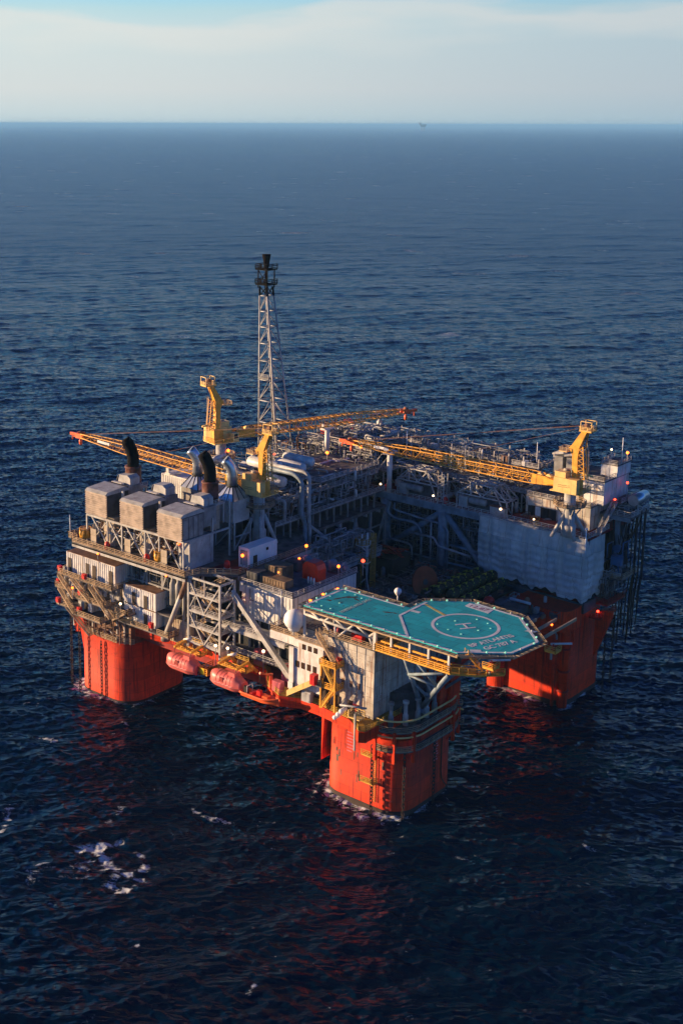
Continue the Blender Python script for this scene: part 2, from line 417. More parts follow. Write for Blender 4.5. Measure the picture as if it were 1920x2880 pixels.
STROKES = [(1.5, 1.15, [(10.8, -127.8), (13.4, -126.4), (16.9, -126.0), (21.4, -128.2), (27.1, -129.2), (29.0, -126.9), (30.1, -123.7), (28.8, -121.5)]), (1.2, 1.05, [(13.2, -123.2), (14.4, -121.1), (15.4, -118.4)]), (1.5, 1.05, [(28.3, -133.8), (32.4, -134.8), (33.3, -132.3), (32.8, -128.0)]),
 (.9, 1., [(22.6, -119.5), (24.9, -119.3)]), (1.3, .85, [(20.4, -94.0), (23.3, -93.4), (26.4, -93.2), (30.2, -91.8)]), (1.0, .95, [(-47.1, -95.2), (-44.7, -93.6), (-41.2, -93.7)]), (1.0, .8, [(-26.4, -122.4), (-16.1, -131.9), (-12.7, -136.5)]), (1.6, .62, [(5.8, -114.5), (5.2, -109.9), (1.7, -102.4)]),
 (3.2, .62, [(10.5, -143.8), (14.0, -138.4), (18.9, -131.6)]), (2., .6, [(15.6, -145.7), (19.8, -139.8)]), (2.4, .58, [(26.2, -148.9), (27.4, -139.3)]), (1.6, .6, [(23.0, -159.8), (22.2, -152.4), (22.7, -149.9)]), (.8, .9, [(83.7, -143.5), (83.2, -141.5)]), (.8, .9, [(49.8, -147.1), (52.0, -146.9)]), (.8, .8, [(109.8, -36.8), (112.1, -36.4)]),
 (1.2, .7, [(-36, -66), (-31, -72)]), (3., .5, [(52.0, -77.6), (57.5, -75.1), (61.4, -74.0)]), (6., .42, [(-60, -66), (-62, -80), (-55, -100)]), (5., .36, [(0, -95), (15, -100), (10, -115)]), (8., .33, [(60, -110), (90, -100), (110, -70)])]
STROKES = [q_ for q_ in STROKES if q_[1] > .61]
sea_material()
K = 600000.
struct(MB().add([(-K, -K, -3), (K, -K, -3), (K, K, -3), (-K, K, -3)], [(0, 1, 2, 3)]).build('sea_bed_water', 'sea'))
def wave_mesh():   # real waves: a sheet of displaced cells, finer near the platform and coarser towards the horizon
    import numpy as np
    rg = np.random.default_rng(5)
    c = np.array([254.6, -340.1]); hd = math.atan2(.74365, -.66857)
    d = [175.]
    while d[-1] < 88000: d.append(d[-1]+max(.62, 1.7e-6*d[-1]**2))
    d = np.array(d); th = np.linspace(hd+R(20), hd-R(35), 1720)
    D, T = np.meshgrid(d, th, indexing='ij')
    X = (c[0]+D*np.cos(T)).astype(np.float32); Y = (c[1]+D*np.sin(T)).astype(np.float32)
    cell = np.maximum(1.7e-6*D*D, np.maximum(.62, D*(th[0]-th[1]))).astype(np.float32)
    Z = np.zeros_like(X); DX = np.zeros_like(X); DY = np.zeros_like(X)
    for lo, hi, sl, n_, spread in WAVES:
        for i in range(n_):
            lam = math.exp(rg.uniform(math.log(lo), math.log(hi))); k = 2*PI/lam
            a = sl*math.sqrt(2/n_)/k; an = hd+rg.normal()*spread; kx, ky = math.cos(an), math.sin(an)
            ph = (k*(kx*X+ky*Y)+rg.uniform(0, 6.28)).astype(np.float32)
            am = a*np.clip((lam/cell-1.3)/2.0, 0, 1)
            Z += am*np.cos(ph); sn = am*np.sin(ph)*.85; DX -= kx*sn; DY -= ky*sn
    X += DX; Y += DY
    nr, nc = X.shape; co = np.stack([X, Y, Z], -1).reshape(-1, 3).astype(np.float32)
    me = bpy.data.meshes.new('sea_water'); me.vertices.add(nr*nc); me.vertices.foreach_set('co', co.ravel())
    i = (np.arange(nr-1)[:, None]*nc+np.arange(nc-1)[None, :]).ravel(); q = np.stack([i, i+1, i+nc+1, i+nc], -1).astype(np.int32)
    q = q[:, ::-1]
    nf = len(q); me.loops.add(nf*4); me.loops.foreach_set('vertex_index', q.ravel()); me.polygons.add(nf)
    me.polygons.foreach_set('loop_start', np.arange(0, nf*4, 4, dtype=np.int32)); me.polygons.foreach_set('use_smooth', np.ones(nf, dtype=bool))
    F = np.zeros(nr*nc, np.float32); near_i = np.where(D.ravel() < 620)[0]; px, py = co[near_i, 0], co[near_i, 1]; f = np.zeros(len(near_i), np.float32)
    for wd_, st_, pts in STROKES:
        for (ax, ay), (bx_, by_) in zip(pts[:-1], pts[1:]):
            ux, uy = bx_-ax, by_-ay; tt = np.clip(((px-ax)*ux+(py-ay)*uy)/(ux*ux+uy*uy), 0, 1); dd = (px-ax-ux*tt)**2+(py-ay-uy*tt)**2
            f = np.maximum(f, st_*np.exp(-dd/(2.3*wd_*wd_)))
    for cx_, cy_, hx_, hy_, r_ in COLUMNS.values():
        qx, qy = np.abs(px-cx_)-hx_+r_, np.abs(py-cy_)-hy_+r_; dd = np.hypot(np.maximum(qx, 0), np.maximum(qy, 0))-r_
        side = ((cx_-px)*.35+(cy_-py)*.94)/np.maximum(np.hypot(px-cx_, py-cy_), 1)
        f = np.maximum(f, (1.0+.25*side)*np.exp(-np.maximum(dd, 0)/(2.4+2.8*np.clip(side, 0, 1))))
        f = np.maximum(f, .5*np.exp(-np.maximum(dd, 0)/9)*np.clip(side+.3, 0, 1))
    F[near_i] = f; al = me.attributes.new('foam', 'FLOAT', 'POINT'); al.data.foreach_set('value', F)
    me.update(); me.materials.append(M['sea'])
    o = bpy.data.objects.new('sea_water', me); col.objects.link(o); return struct(o)
WAVES = [(1.5, 3.5, .18, 44, .8), (3.5, 8, .12, 28, .65), (8, 20, .07, 16, .55), (20, 70, .036, 10, .5), (70, 240, .016, 7, .5)]
wave_mesh()
# air: even haze over the whole sea
hz = bpy.data.materials.new('haze_air'); hz.use_nodes = True; nt = hz.node_tree
for x in list(nt.nodes):
    if x.type == 'BSDF_PRINCIPLED': nt.nodes.remove(x)
pv = nt.nodes.new('ShaderNodeVolumePrincipled'); pv.inputs['Color'].default_value = (.26, .60, 1., 1); pv.inputs['Density'].default_value = 3.2e-5
pv.inputs['Anisotropy'].default_value = 0.
nt.links.new(pv.outputs[0], [x for x in nt.nodes if x.type == 'OUTPUT_MATERIAL'][0].inputs['Volume'])
M['haze_air'] = hz
HAZE = True
if HAZE:
    o = MB().box(-K-50, K+50, -K-50, K+50, -60, 215).build('haze', 'haze_air'); o['kind'] = 'stuff'

# ------------------------------------------------------------------ pipework generator
def pipework(parent, bx, n_, seed, mats, r=(.12, .45), extra=0, steps=(3, 6), faces=None):
    g = random.Random(seed); x0, x1, y0, y1, z0, z1 = bx
    def one(b, rr):
        p = [g.uniform(x0, x1), g.uniform(y0, y1), g.uniform(z0, z1)]; P = [tuple(p)]; last = -1
        for _ in range(g.randint(*steps)):
            ax = g.choice([a for a in (0, 1, 2, 2) if a != last]); last = ax
            span = (x1-x0, y1-y0, z1-z0)[ax]; L = g.uniform(.12, .55)*min(span, 16)*g.choice((-1, 1))
            lo, hi = ((x0, x1), (y0, y1), (z0, z1))[ax]; v = p[ax]+L
            if v < lo or v > hi: v = p[ax]-L
            p[ax] = min(hi, max(lo, v)); P.append(tuple(p))
        b.pipe(P, rr, 6 if rr < .3 else 8)
    for i in range(n_):
        b = MB(); one(b, g.uniform(*r)); b.build('pipe', g.choice(mats), parent)
    if extra:
        for m_ in mats[:2]:
            b = MB()
            for i in range(extra//2): one(b, g.uniform(.06, .16))
            o = b.build('small_pipework', m_, parent); o['kind'] = 'stuff'
def fittings(parent, bx, n_, seed, mats, levels, smin=.4, smax=2.2, nm='junction_box'):
    g = random.Random(seed); x0, x1, y0, y1 = bx
    for i in range(n_):
        x = g.uniform(x0, x1); y = g.uniform(y0, y1); z = g.choice(levels); w_, d_, h_ = (g.uniform(smin, smax) for _ in range(3)); k = g.random()
        b = MB()
        if k < .35: b.box(x, x+w_, y, y+d_, z, z+h_).box(x+.1*w_, x+.9*w_, y-.08, y, z+.1*h_, z+.9*h_); nn = 'equipment_box'
        elif k < .6: b.lathe((x, y, z), [(w_*.4, 0), (w_*.4, h_*1.6), (w_*.25, h_*1.6+w_*.25), (w_*.08, h_*1.6+w_*.34)], 10); nn = 'vertical_vessel'
        elif k < .8: b.vessel((x, y, z+w_*.6+.4), w_*.45, h_*2.2, g.choice(('x', 'y')), 10); b.box(x-w_*.3, x+w_*.3, y-w_*.3, y+w_*.3, z, z+.6); nn = 'pressure_vessel'
        else:
            for sx in (0, w_*1.6):
                for sy in (0, d_*1.6): b.beam((x+sx, y+sy, z), (x+sx, y+sy, z+h_*1.8), .14)
            for e in ((0, 0, 1, 0), (1, 0, 1, 1), (1, 1, 0, 1), (0, 1, 0, 0)): b.beam((x+e[0]*w_*1.6, y+e[1]*d_*1.6, z+h_*1.8), (x+e[2]*w_*1.6, y+e[3]*d_*1.6, z+h_*1.8), .14)
            b.box(x+.3, x+w_*1.3, y+.3, y+d_*1.3, z, z+h_); nn = 'pump_skid'
        b.build(nn, g.choice(mats), parent)
GM = ['grey', 'pipe_grey', 'grey_light', 'pipe_rust', 'pipe_grey', 'pipe_white']
DM = ['grey', 'grey_blue', 'pipe_grey', 'grey_dark']

# ------------------------------------------------------------------ hull
HX, HY = 52., 45.5; HB = (0, 0, 0)
hull = thing('platform_hull', 'huge orange-red steel hull with four rounded columns carrying the whole platform', 'hull', (0, 0, 0))
def column(k, top, lab=None):
    cx, cy, hx, hy, r = COLUMNS[k]
    o = MB().prism(rsquare(cx, cy, hx, hy, r, 10), -30, top, True).build('column', 'hull_red', hull, lab)
    MB().prism(rsquare(cx, cy, hx+.1, hy+.1, r, 10), -8, 1.3, True).build('splash_band', 'boot_dark', o)
    return o
cN = column('near', 22.5, 'sunlit front column with hanging chains'); cL = column('left', 21.5, 'left column under the container decks')
cR = column('right', 33, 'shaded right column with vertical pipes'); cB = column('back', 33)
# upper column blocks
MB().prism(rsquare(HX-2, -HY+3, 11.5, 10.5, 7, 8), 22.5, 33).build('column_head', 'grey_dark', cN)
MB().box(HX+2, HX+13.5, -HY+5, -HY+14, 22.5, 34).box(HX+9.5, HX+14.4, -HY+9, -HY+14, 20, 36).build('column_shoulder', 'hull_red', cN)
MB().box(-50, -41, -44, -32, 21.5, 28).build('column_shoulder', 'hull_red', cL)
MB().prism(rsquare(-54, -45, 10.5, 10, 6, 8), 21.5, 29).build('column_head', 'grey_dark', cL)
# flare on the left of the near column and brackets
b = MB()
b.extr([(38.3, 9), (38.3, 24), (33.5, 26.5), (39.5, 26.5)], 'y', -60, -40)
b.build('bracket', 'hull_red', hull)
b = MB(); b.extr([(-67.4, 12), (-67.4, 27), (-71, 31), (-71.5, 29.5)], 'y', -57, -55); b.extr([(-62, 21.6), (-66.4, 31), (-70.5, 31), (-67.6, 20)], 'y', -60.5, -59.5); b.build('bracket', 'hull_red', hull)
b = MB(); b.extr([(66.5, 14), (66.5, 30), (72, 31), (72, 29)], 'y', 52, 54); b.build('bracket', 'hull_red', hull)
# deck box
deck = [(-42, -57), (-28, -54), (12, -54), (20, -63), (27, -66), (33, -63), (39.5, -63), (52, -64.5), (57.8, -69), (59.5, -68), (60, -52), (57, -42), (56, -34), (49, -28), (49, 30), (62, 40), (62, 62), (-64, 62), (-66, 20), (-66, -34), (-50, -40)]
MB().prism(deck, 24.2, 27.2).build('deck_box', 'hull_red', hull)
MB().prism([(-41, -52), (12, -52), (20, -60), (36, -60), (56, -56), (55, -36), (48.5, -28), (48.5, 30), (60, 42), (60, 60), (-62, 60), (-62, -34)], 27.2, 27.6).build('deck_floor', 'deck_red', hull)
b = MB().prism([(-40, -56.4), (-28, -53.5), (12, -53.5), (20, -62.5), (27, -65.5), (33, -62.5), (39.5, -62.5), (52, -64), (57.8, -68.3), (59, -67.5), (59.3, -52), (57, -44), (55.5, -44), (55, -61), (21, -59), (12, -50), (-40, -50)], 27.204, 27.5)
b.build('walkway', 'yellow_walk', hull)
b = MB().rail([(-40, -56.6, 27.4), (-28, -53.8, 27.4), (12, -53.8, 27.4), (20, -62.8, 27.4), (27, -65.7, 27.4), (33, -62.8, 27.4), (39.5, -62.8, 27.4), (52, -64.3, 27.4), (57.8, -68.8, 27.4), (59.3, -67.6, 27.4), (59.8, -52, 27.4), (57.2, -43, 27.4)], 1.6, .09)
b.build('railing', 'rail_yellow', hull)
b = MB(); 
for x in range(-36, 38, 6): b.beam((x, -54, 23.4), (x, 50, 23.4), .6, 1.4)
b.beam((-40, -53.6, 23.3), (38, -53.6, 23.3), 1.2, 2.2); b.beam((48.6, -30, 23.2), (48.6, 34, 23.2), .8, 1.9)
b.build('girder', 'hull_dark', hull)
# ring galleries round the near column's outer corner
def arc(off, z, a0=-1, a1=2):
    P = rsquare(HX, -HY, 14+off, 14.5+off, 7+off, 8)
    P = P[1:]+P[:1]
    return [(x, y, z) for x, y in P]
def gallery(z, off, cut, name_r):
    P = [p for p in arc(off, z) if p[0] > 56 and p[1] < -32.5]
    P = sorted(P, key=lambda p: math.atan2(p[1]+HY+0, p[0]-HX-1))
    if cut: P = [p for p in P if math.atan2(p[1]+HY, p[0]-HX) > -1.35]
    P.append((HX+14+off, -32.5, z))
    inner = [(HX+(p[0]-HX)*.80, -HY+(p[1]+HY)*.80, z) for p in P]
    b = MB().prism([(p[0], p[1]) for p in P]+[(p[0], p[1]) for p in inner[::-1]], z-.35, z); g = b.build('gallery', 'plate', hull)
    MB().rail([(p[0], p[1], z) for p in P], 1.6, .09).build('railing', 'rail_tan', g)
    for p in P[::3]: MB().beam((p[0], p[1], z-.3), (HX+(p[0]-HX)*.9, -HY+(p[1]+HY)*.9, z-3.2), .45).build('knee_brace', 'hull_red', g)
    return P
G = gallery(20.5, 2.6, False, 'lower')
G2 = gallery(25.8, 2.0, True, 'upper')
for p in G[::3]: MB().beam((p[0]-.2, p[1]+.2, 17), (p[0]-.2, p[1]+.2, 26), .8).build('post', 'hull_red', hull)
MB().pipe([(p[0]-1, p[1]+1, 28.6) for p in G2], .28, 6).build('pipe', 'yellow_pale', hull)
MB().pipe([(p[0]-.3, p[1]+.1, 24.6) for p in G], .25, 6).build('pipe', 'yellow_pale', hull)
for i, (x, y) in enumerate([(60.5, -57.5), (63, -54), (64.4, -50), (64.6, -46), (64.6, -42)]):
    o = MB().lathe((x, y, 25.8), [(.8, 0), (.8, 3), (.55, 3.2), (.55, 6.2), (.9, 6.4), (.9, 7.2)], 10).build('chain_jack', 'grey_light' if i % 2 else 'grey', hull)
MB().stair((64.8, -40, 25.8), (64.8, -33, 34), 1.4, (1, 0, 0)).build('stair', 'hull_dark', hull)
# ladder platforms and stencilled draught marks on the front column
b = MB(); b.rail([(54, -62.3, 9), (58, -62.3, 9), (58.5, -60.5, 9)], 1.6, .09); b.box(54, 58.4, -62.3, -60, 8.8, 9)
b.rail([(54, -62.1, 17), (58.5, -62.1, 17)], 1.6, .09); b.box(54, 58.4, -62.1, -60, 16.8, 17)
for x in (57.0, 57.9): b.beam((x, -60.5, 3), (x, -60.5, 21), .12)
for i in range(30): b.beam((57.0, -60.5, 3.3+i*.6), (57.9, -60.5, 3.3+i*.6), .1)
b.build('ladder', 'rail_yellow', cN)
b = MB()
for i in range(9):
    b.box(47.5, 50.3-(i % 3)*.5, -60.03, -60.01, 22.6-i*.95, 23-i*.95)
b.build('draught_marks', 'pink', cN)
b = MB()
for i in range(8): b.box(66.01, 66.03, -44, -42+(i % 3)*.3, 17.5-i*.8, 17.85-i*.8)
b.build('draught_marks', 'pink', cN)
b = MB(); b.tube((66.25, -40, 20), (66.25, -40, 8), .18); b.pipe([(66.25, -40, 8), (66.25, -39.4, 5), (66.25, -37, 2)], .18); b.build('pipe', 'boot_dark', cN)
r_ = random.Random(77)
for i in range(16):
    x = r_.uniform(42, 60); z = r_.uniform(6, 16); MB().box(x, x+r_.uniform(.25, .7), -60.03, -59.9, z, z+r_.uniform(.8, 2.6)).build('rust_scab', 'pipe_rust', cN)
# right column pipes
b = MB(); b.pipe([(62.9, 38.4, -3), (62.9, 38.4, 22), (62.9, 38.4, 32)], 1.7, 12); b.build('riser_pipe', 'hull_red', cR)
MB().tube((60.2, 36.6, -2), (60.2, 36.6, 14), .55).build('riser_pipe', 'hull_red', cR); MB().tube((64.4, 41, 22), (64.4, 41, 33), .35).build('riser_pipe', 'hull_red', cR)
for z in (5, 12, 20, 27): MB().lathe((62.9, 38.4, z), [(2.0, 0), (2.0, .6)], 12).build('pipe_clamp', 'hull_dark', cR)
MB().pipe([(50, 36.6, 30), (58, 36.5, 27), (61.0, 36.2, 25), (61.0, 36.2, 23.4)], .3).build('pipe', 'pipe_grey', cR)
b = MB(); b.prism(rsquare(38.5, 38, 3.2, 3.2, 2.5), -4, 24); b.build('fender', 'hull_red', cR)
b = MB(); b.extr([(48, 33.6), (56, 33.6), (56, 26), (48, 26)], 'y', 36.85, 36.98); b.build('hatch_frame', 'hull_dark', cR)

# mooring chains
def chain(x, y, z0, z1, lab):
    b = MB(); z = z1; i = 0; L = 1.75
    while z > z0:
        P = []
        for k in range(11):
            a = 2*PI*k/10; hx = .42*math.cos(a); hz_ = (.78*math.sin(a))
            P.append((x+hx, y, z-L/2+hz_) if i % 2 == 0 else (x, y+hx, z-L/2+hz_))
        b.sweep(P, .15, 5, False); z -= L*.66; i += 1
    return tag(b.build('mooring_chain', 'chain', base=(x, y, 0)), lab, 'chain', 'mooring chains hanging down the columns')
chain(57.6, -61.9, -1, 21, 'rusty mooring chain beside the yellow ladder on the front column, leftmost of its three')
chain(66.0, -58.3, -1, 21, 'rusty mooring chain down the middle of the front column')
chain(67.3, -45.3, -1, 21, 'rusty mooring chain on the shaded right side of the front column')
chain(-69.2, -61.2, -1, 27, 'dark mooring chain hanging free over open water left of the left column')
chain(-63.4, -62.6, -1, 24, 'dark mooring chain close against the left edge of the left column')
chain(-53.5, -61.8, 2, 21, 'short red-stained chain on the sunlit face of the left column')
chain(65.6, 62.5, -1, 26, 'dark chain close to the right edge of the right column')
chain(66.4, 66.5, -1, 26, 'dark chain hanging over open water right of the right column')

# ------------------------------------------------------------------ helideck
HZ = 55.5
heli = thing('helideck', 'teal octagonal helicopter deck with white circle and H, joined to a teal parking area', 'helideck', (60, -50, HZ))
OCT = [(67.2, -62), (83.7, -62), (94.6, -52.6), (95.8, -41), (83, -28.2), (66.5, -27.2), (56.2, -35.5), (56.2, -50)]
PARK = [(32.5, -62), (67.2, -62), (67.2, -50), (56.2, -43.2), (31.5, -43.2)]
OUT = [(32.5, -62), (83.7, -62), (94.6, -52.6), (95.8, -41), (83, -28.2), (66.5, -27.2), (56.2, -35.5), (56.2, -43.2), (31.5, -43.2)]
MB().prism(OUT, HZ-.5, HZ).build('deck_plate', 'teal', heli)
def strip(b, pts, wd, z=HZ+.004, t=.02):
    for a, c in zip(pts[:-1], pts[1:]):
        a = Vector((*a, 0)); c = Vector((*c, 0)); d = (c-a).normalized(); s = Vector((-d.y, d.x, 0))*wd/2
        b.prism([(a+s-d*0)[:2], (c+s)[:2], (c-s)[:2], (a-s)[:2]], z, z+t); z += .004
def inset(P, k):
    c = Vector((sum(p[0] for p in P)/len(P), sum(p[1] for p in P)/len(P)))
    return [tuple(Vector(p)+(c-Vector(p)).normalized()*k) for p in P]
b = MB(); strip(b, [(32.9, -43.9), (32.9, -61.6), (83.5, -61.6), (94.1, -52.4), (95.3, -41.2), (82.8, -28.7), (68, -27.8)], .75); b.build('edge_line', 'mark_white', heli)
b = MB(); strip(b, [(32.9, -43.7), (54.5, -43.7)], .7); strip(b, [(55.4, -42.5), (57, -37.5), (58.6, -36)], .0001)
strip(b, [(57.2, -36.4), (57.4, -50), (67.6, -61.2)], .75, HZ+.03); b.build('divider_line', 'mark_white', heli)
b = MB(); strip(b, [(57.9, -38), (66.8, -41.6)], .9, HZ+.02); b.build('yellow_line', 'mark_yellow', heli)
b = MB(); o = len(b.v); N = 72; CX, CY = 75.3, -44.6
for i in range(N):
    a = 2*PI*i/N
    for r in (8.5, 9.35): b.v.append((CX+r*math.cos(a), CY+r*math.sin(a), HZ+.03))
for i in range(N):
    j = (i+1) % N; b.f.append((2*i, 2*i+1, 2*j+1, 2*j)); b.sm.append(False)
b.build('touchdown_circle', 'mark_white', heli)
def text(name, s, size, x, y, z, rz, m, parent, sx=1., bold=.02, rx=0.):
    cu = bpy.data.curves.new(name, 'FONT'); cu.body = s; cu.size = size; cu.align_x = 'CENTER'; cu.align_y = 'CENTER'; cu.offset = bold; cu.extrude = .008
    t = bpy.data.objects.new('tmp', cu); col.objects.link(t)
    me = bpy.data.meshes.new_from_object(t.evaluated_get(bpy.context.evaluated_depsgraph_get()))
    bpy.data.objects.remove(t); me.materials.clear(); me.materials.append(M[m])
    ob = Vector(ORIG[parent.name])
    me.transform(Matrix.Translation(Vector((x, y, z))-ob) @ Matrix.Rotation(rz, 4, 'Z') @ Matrix.Rotation(rx, 4, 'X') @ Matrix.Diagonal((sx, 1, 1, 1)))
    o = bpy.data.objects.new(name, me); col.objects.link(o); o.parent = parent; ORIG[o.name] = tuple(ob)
    return o
text('lettering', 'BP ATLANTIS', 2.7, 86.0, -48.9, HZ+.035, R(72), 'mark_white', heli, .95, .05)
text('lettering', 'GC 787 A', 2.7, 89.2, -49.9, HZ+.035, R(72), 'mark_white', heli, .95, .05)
text('lettering', 'PARKING AREA ONLY', 2.0, 43.9, -52.2, HZ+.035, R(90), 'mark_faded', heli, .72, .04)
b = MB(); d = Vector((.55, .83)).normalized(); s = Vector((d.y, -d.x)); c0 = Vector((CX, CY))
for k in (-1, 1): strip(b, [tuple(c0+s*1.55*k-d*2.3), tuple(c0+s*1.55*k+d*2.3)], .62, HZ+.03)
strip(b, [tuple(c0-s*1.2), tuple(c0+s*1.2)], .55, HZ+.045); b.build('landing_letter', 'mark_white', heli)
b = MB(); b.prism([(66.9, -31.6), (66.7, -28.6), (74.6, -28.9), (74.9, -32.3)], HZ+.03, HZ+.05); sg = b.build('weight_sign', 'mark_white', heli)
text('sign_lettering', '12.87', 2.6, 70.6, -30.3, HZ+.06, R(0), 'mark_purple', sg, 1.1, .03)
for P in ([(85.9, -59.0), (88.0, -57.2), (87.2, -56.2), (85.0, -58.0)], [(89, -37), (91.6, -36), (92, -34.8), (89.4, -35.8)], [(57.6, -45.5), (60.4, -45.2), (60.4, -43.9), (57.6, -44.2)]): MB().prism(P, HZ+.035, HZ+.05).build('white_square', 'mark_white', heli)
b = MB(); r_ = random.Random(3)
def blot(b, x, y, rx, ry, a):
    P = []
    for i in range(12):
        t = 2*PI*i/12; k = r_.uniform(.6, 1.1); u, v = rx*k*math.cos(t), ry*k*math.sin(t)
        P.append((x+u*math.cos(a)-v*math.sin(a), y+u*math.sin(a)+v*math.cos(a)))
    b.prism(P, HZ+.002, HZ+.012)
blot(b, 35.5, -54, 1.2, .6, .2); blot(b, 37, -50, 3.2, .5, 1.2); blot(b, 39.3, -47.2, 2.2, .6, .9); blot(b, 41, -48.2, 1.4, .5, -.2); blot(b, 53.5, -50.5, 1.5, .4, .5); blot(b, 55.3, -49.6, 1.0, .4, 0); blot(b, 39, -53, .9, .3, 1)
for _ in range(30): blot(b, r_.uniform(33.5, 58), r_.uniform(-60, -45), r_.uniform(.15, .4), r_.uniform(.08, .2), r_.uniform(0, 3))
b.build('worn_patch', 'teal_worn', heli)
for (x, y) in [(71.2, -43.3), (75, -38.2), (78.8, -38.8), (81.3, -41.5), (68.9, -48.6), (73.2, -50), (77.6, -50.4), (79.6, -45), (35, -45.5), (38.5, -45.4), (41.6, -46.4), (33.8, -57.5), (36.8, -59), (40, -59), (39.2, -53.8), (33.8, -51.2)]:
    o = MB().lathe((x, y, HZ), [(.3, .02), (.3, .08), (.15, .12)], 8).build('deck_light', 'lamp_green', heli)
k = 0
for a, c in zip(OUT, OUT[1:]+OUT[:1]):
    L = (Vector(c)-Vector(a)).length
    for i in range(int(L/4.2)):
        p = Vector(a).lerp(Vector(c), (i+.6)/max(1, int(L/4.2))); MB().lathe((p.x, p.y, HZ), [(.22, 0), (.3, .3), (.12, .5)], 7).build('edge_light', 'lamp_green' if k % 3 else 'grey_light', heli); k += 1
# safety nets round the edge
b = MB(); fr = MB()
def net(P, wd=2.1):
    for a, c in zip(P[:-1], P[1:]):
        a = Vector((*a, HZ-.35)); c = Vector((*c, HZ-.35)); d = (c-a).normalized(); nn = Vector((d.y, -d.x, 0)); o_ = nn*wd+Vector((0, 0, .25))
        L = (c-a).length; k = max(2, int(L/1.9))
        for i in range(k+1):
            p = a.lerp(c, i/k); fr.beam(p, p+o_, .13)
        fr.beam(a+o_-d*.1, c+o_+d*.9, .12); 
        for j in range(1, 9): b.beam(a+o_*j/9, c+o_*j/9+d*.6*j/9, .05)
        for i in range(k*4):
            p = a.lerp(c, (i+.5)/(k*4)); b.beam(p, p+o_, .045)
net(OUT[0:2]); net([OUT[1], OUT[2]]); net([OUT[2], OUT[3]]); net([OUT[3], OUT[4]]); net([OUT[4], OUT[5]]); net([OUT[5], OUT[6]]); net([(56.2, -35.5), (56.2, -42)]); net([(54, -43.2), (31.5, -43.2)], 2.4); net([(31.5, -43.2), (32.5, -62)], 1.6)
b.build('safety_net', 'net', heli); fr.build('net_frame', 'rail_tan', heli)
# underframe and truss
b = MB(); b.beam((32.5, -61.4, HZ-1.1), (83.5, -61.4, HZ-1.1), .5, 1.2); b.beam((31.5, -44, HZ-1.1), (57, -44, HZ-1.1), .5, 1.2)
for x in range(34, 95, 4): 
    b.beam((x, max(-61.2, -61.2 if x < 84 else -61+(x-84)*.9), HZ-1.0), (x, -43.5 if x < 57 else (-28.5 if x < 83 else -28+(x-83)), HZ-1.0), .35, .9)
b.beam((84, -61, HZ-1.1), (94.5, -52, HZ-1.1), .5, 1.2); b.beam((94.6, -52.6, HZ-1.1), (95.6, -41, HZ-1.1), .5, 1.2); b.beam((95.6, -41, HZ-1.1), (83, -28.5, HZ-1.1), .5, 1.2); b.beam((83, -28.5, HZ-1.1), (66.5, -27.5, HZ-1.1), .5, 1.2)
b.build('underframe', 'rail_tan', heli)
def tr(b, pts, r=.42):
    for a, c in pts: b.tube(a, c, r, 8)
b = MB()
for Y in (-60.6,):
    zt, zm = HZ-1.5, 51.6
    xs = [37.5, 46.0, 53.5]
    tr(b, [((32, Y, 52.3), (56.6, Y, 51.4))], .42)
    for x in xs:
        tr(b, [((x-4, Y, zt), (x+1.2, Y, zm)), ((x+4, Y, zt), (x+1.2, Y, zm))], .38)
    tr(b, [((38.7, Y, zm), (43, Y, 47.8)), ((47.2, Y, zm), (43, Y, 47.8)), ((54.7, Y, zm), (56.5, Y, 48)), ((43, Y, zm), (43, Y, 47.8)), ((42.6, Y, zt), (42.6, Y, zm))], .36)
b.build('truss', 'grey_light', heli)
for x, y, z, w_ in ((56.8, -60.7, 48, .9), (56.8, -44, 48, .9), (32, -60.6, 45, .6), (62.5, -61.2, 49.3, .55), (68.5, -61.2, 49, .55), (74.5, -61.2, 48.8, .55), (80.8, -61.2, 48.6, .55)): MB().beam((x, y, z), (x, y, HZ-.5), w_).build('post', 'white', heli)
b = MB(); lo = (63.2, -46.5, 28.4)
tr(b, [(lo, (81, -61, 48.4)), ((62.8, -43, 28.4), (66.5, -46, 49))], .75)
tr(b, [(lo, (67, -61, 49))], .7)
tr(b, [((70.5, -52.6, 36.8), (66, -51.5, 42)), ((74.5, -55.8, 41), (71, -61, 48.6)), ((74.5, -55.8, 41), (66.2, -58, 43)), ((66.2, -58, 43), (79, -61, 48)), ((68, -50.3, 34), (65.6, -53, 38)), ((74.5, -55.8, 41), (80, -45, 49)), ((70, -52, 36.4), (68, -45, 49)), ((81, -61, 48.4), (84, -36, 49)), ((84, -36, 49), (66.5, -46, 49)), ((84, -36, 49), (63, -38, 30))], .42)
b.build('support_strut', 'grey_blue', heli)
MB().lathe((63.2, -46.5, 27.4), [(1.6, 0), (1.3, .8), (1.0, 1.8)], 10).build('strut_foot', 'grey_blue', heli)
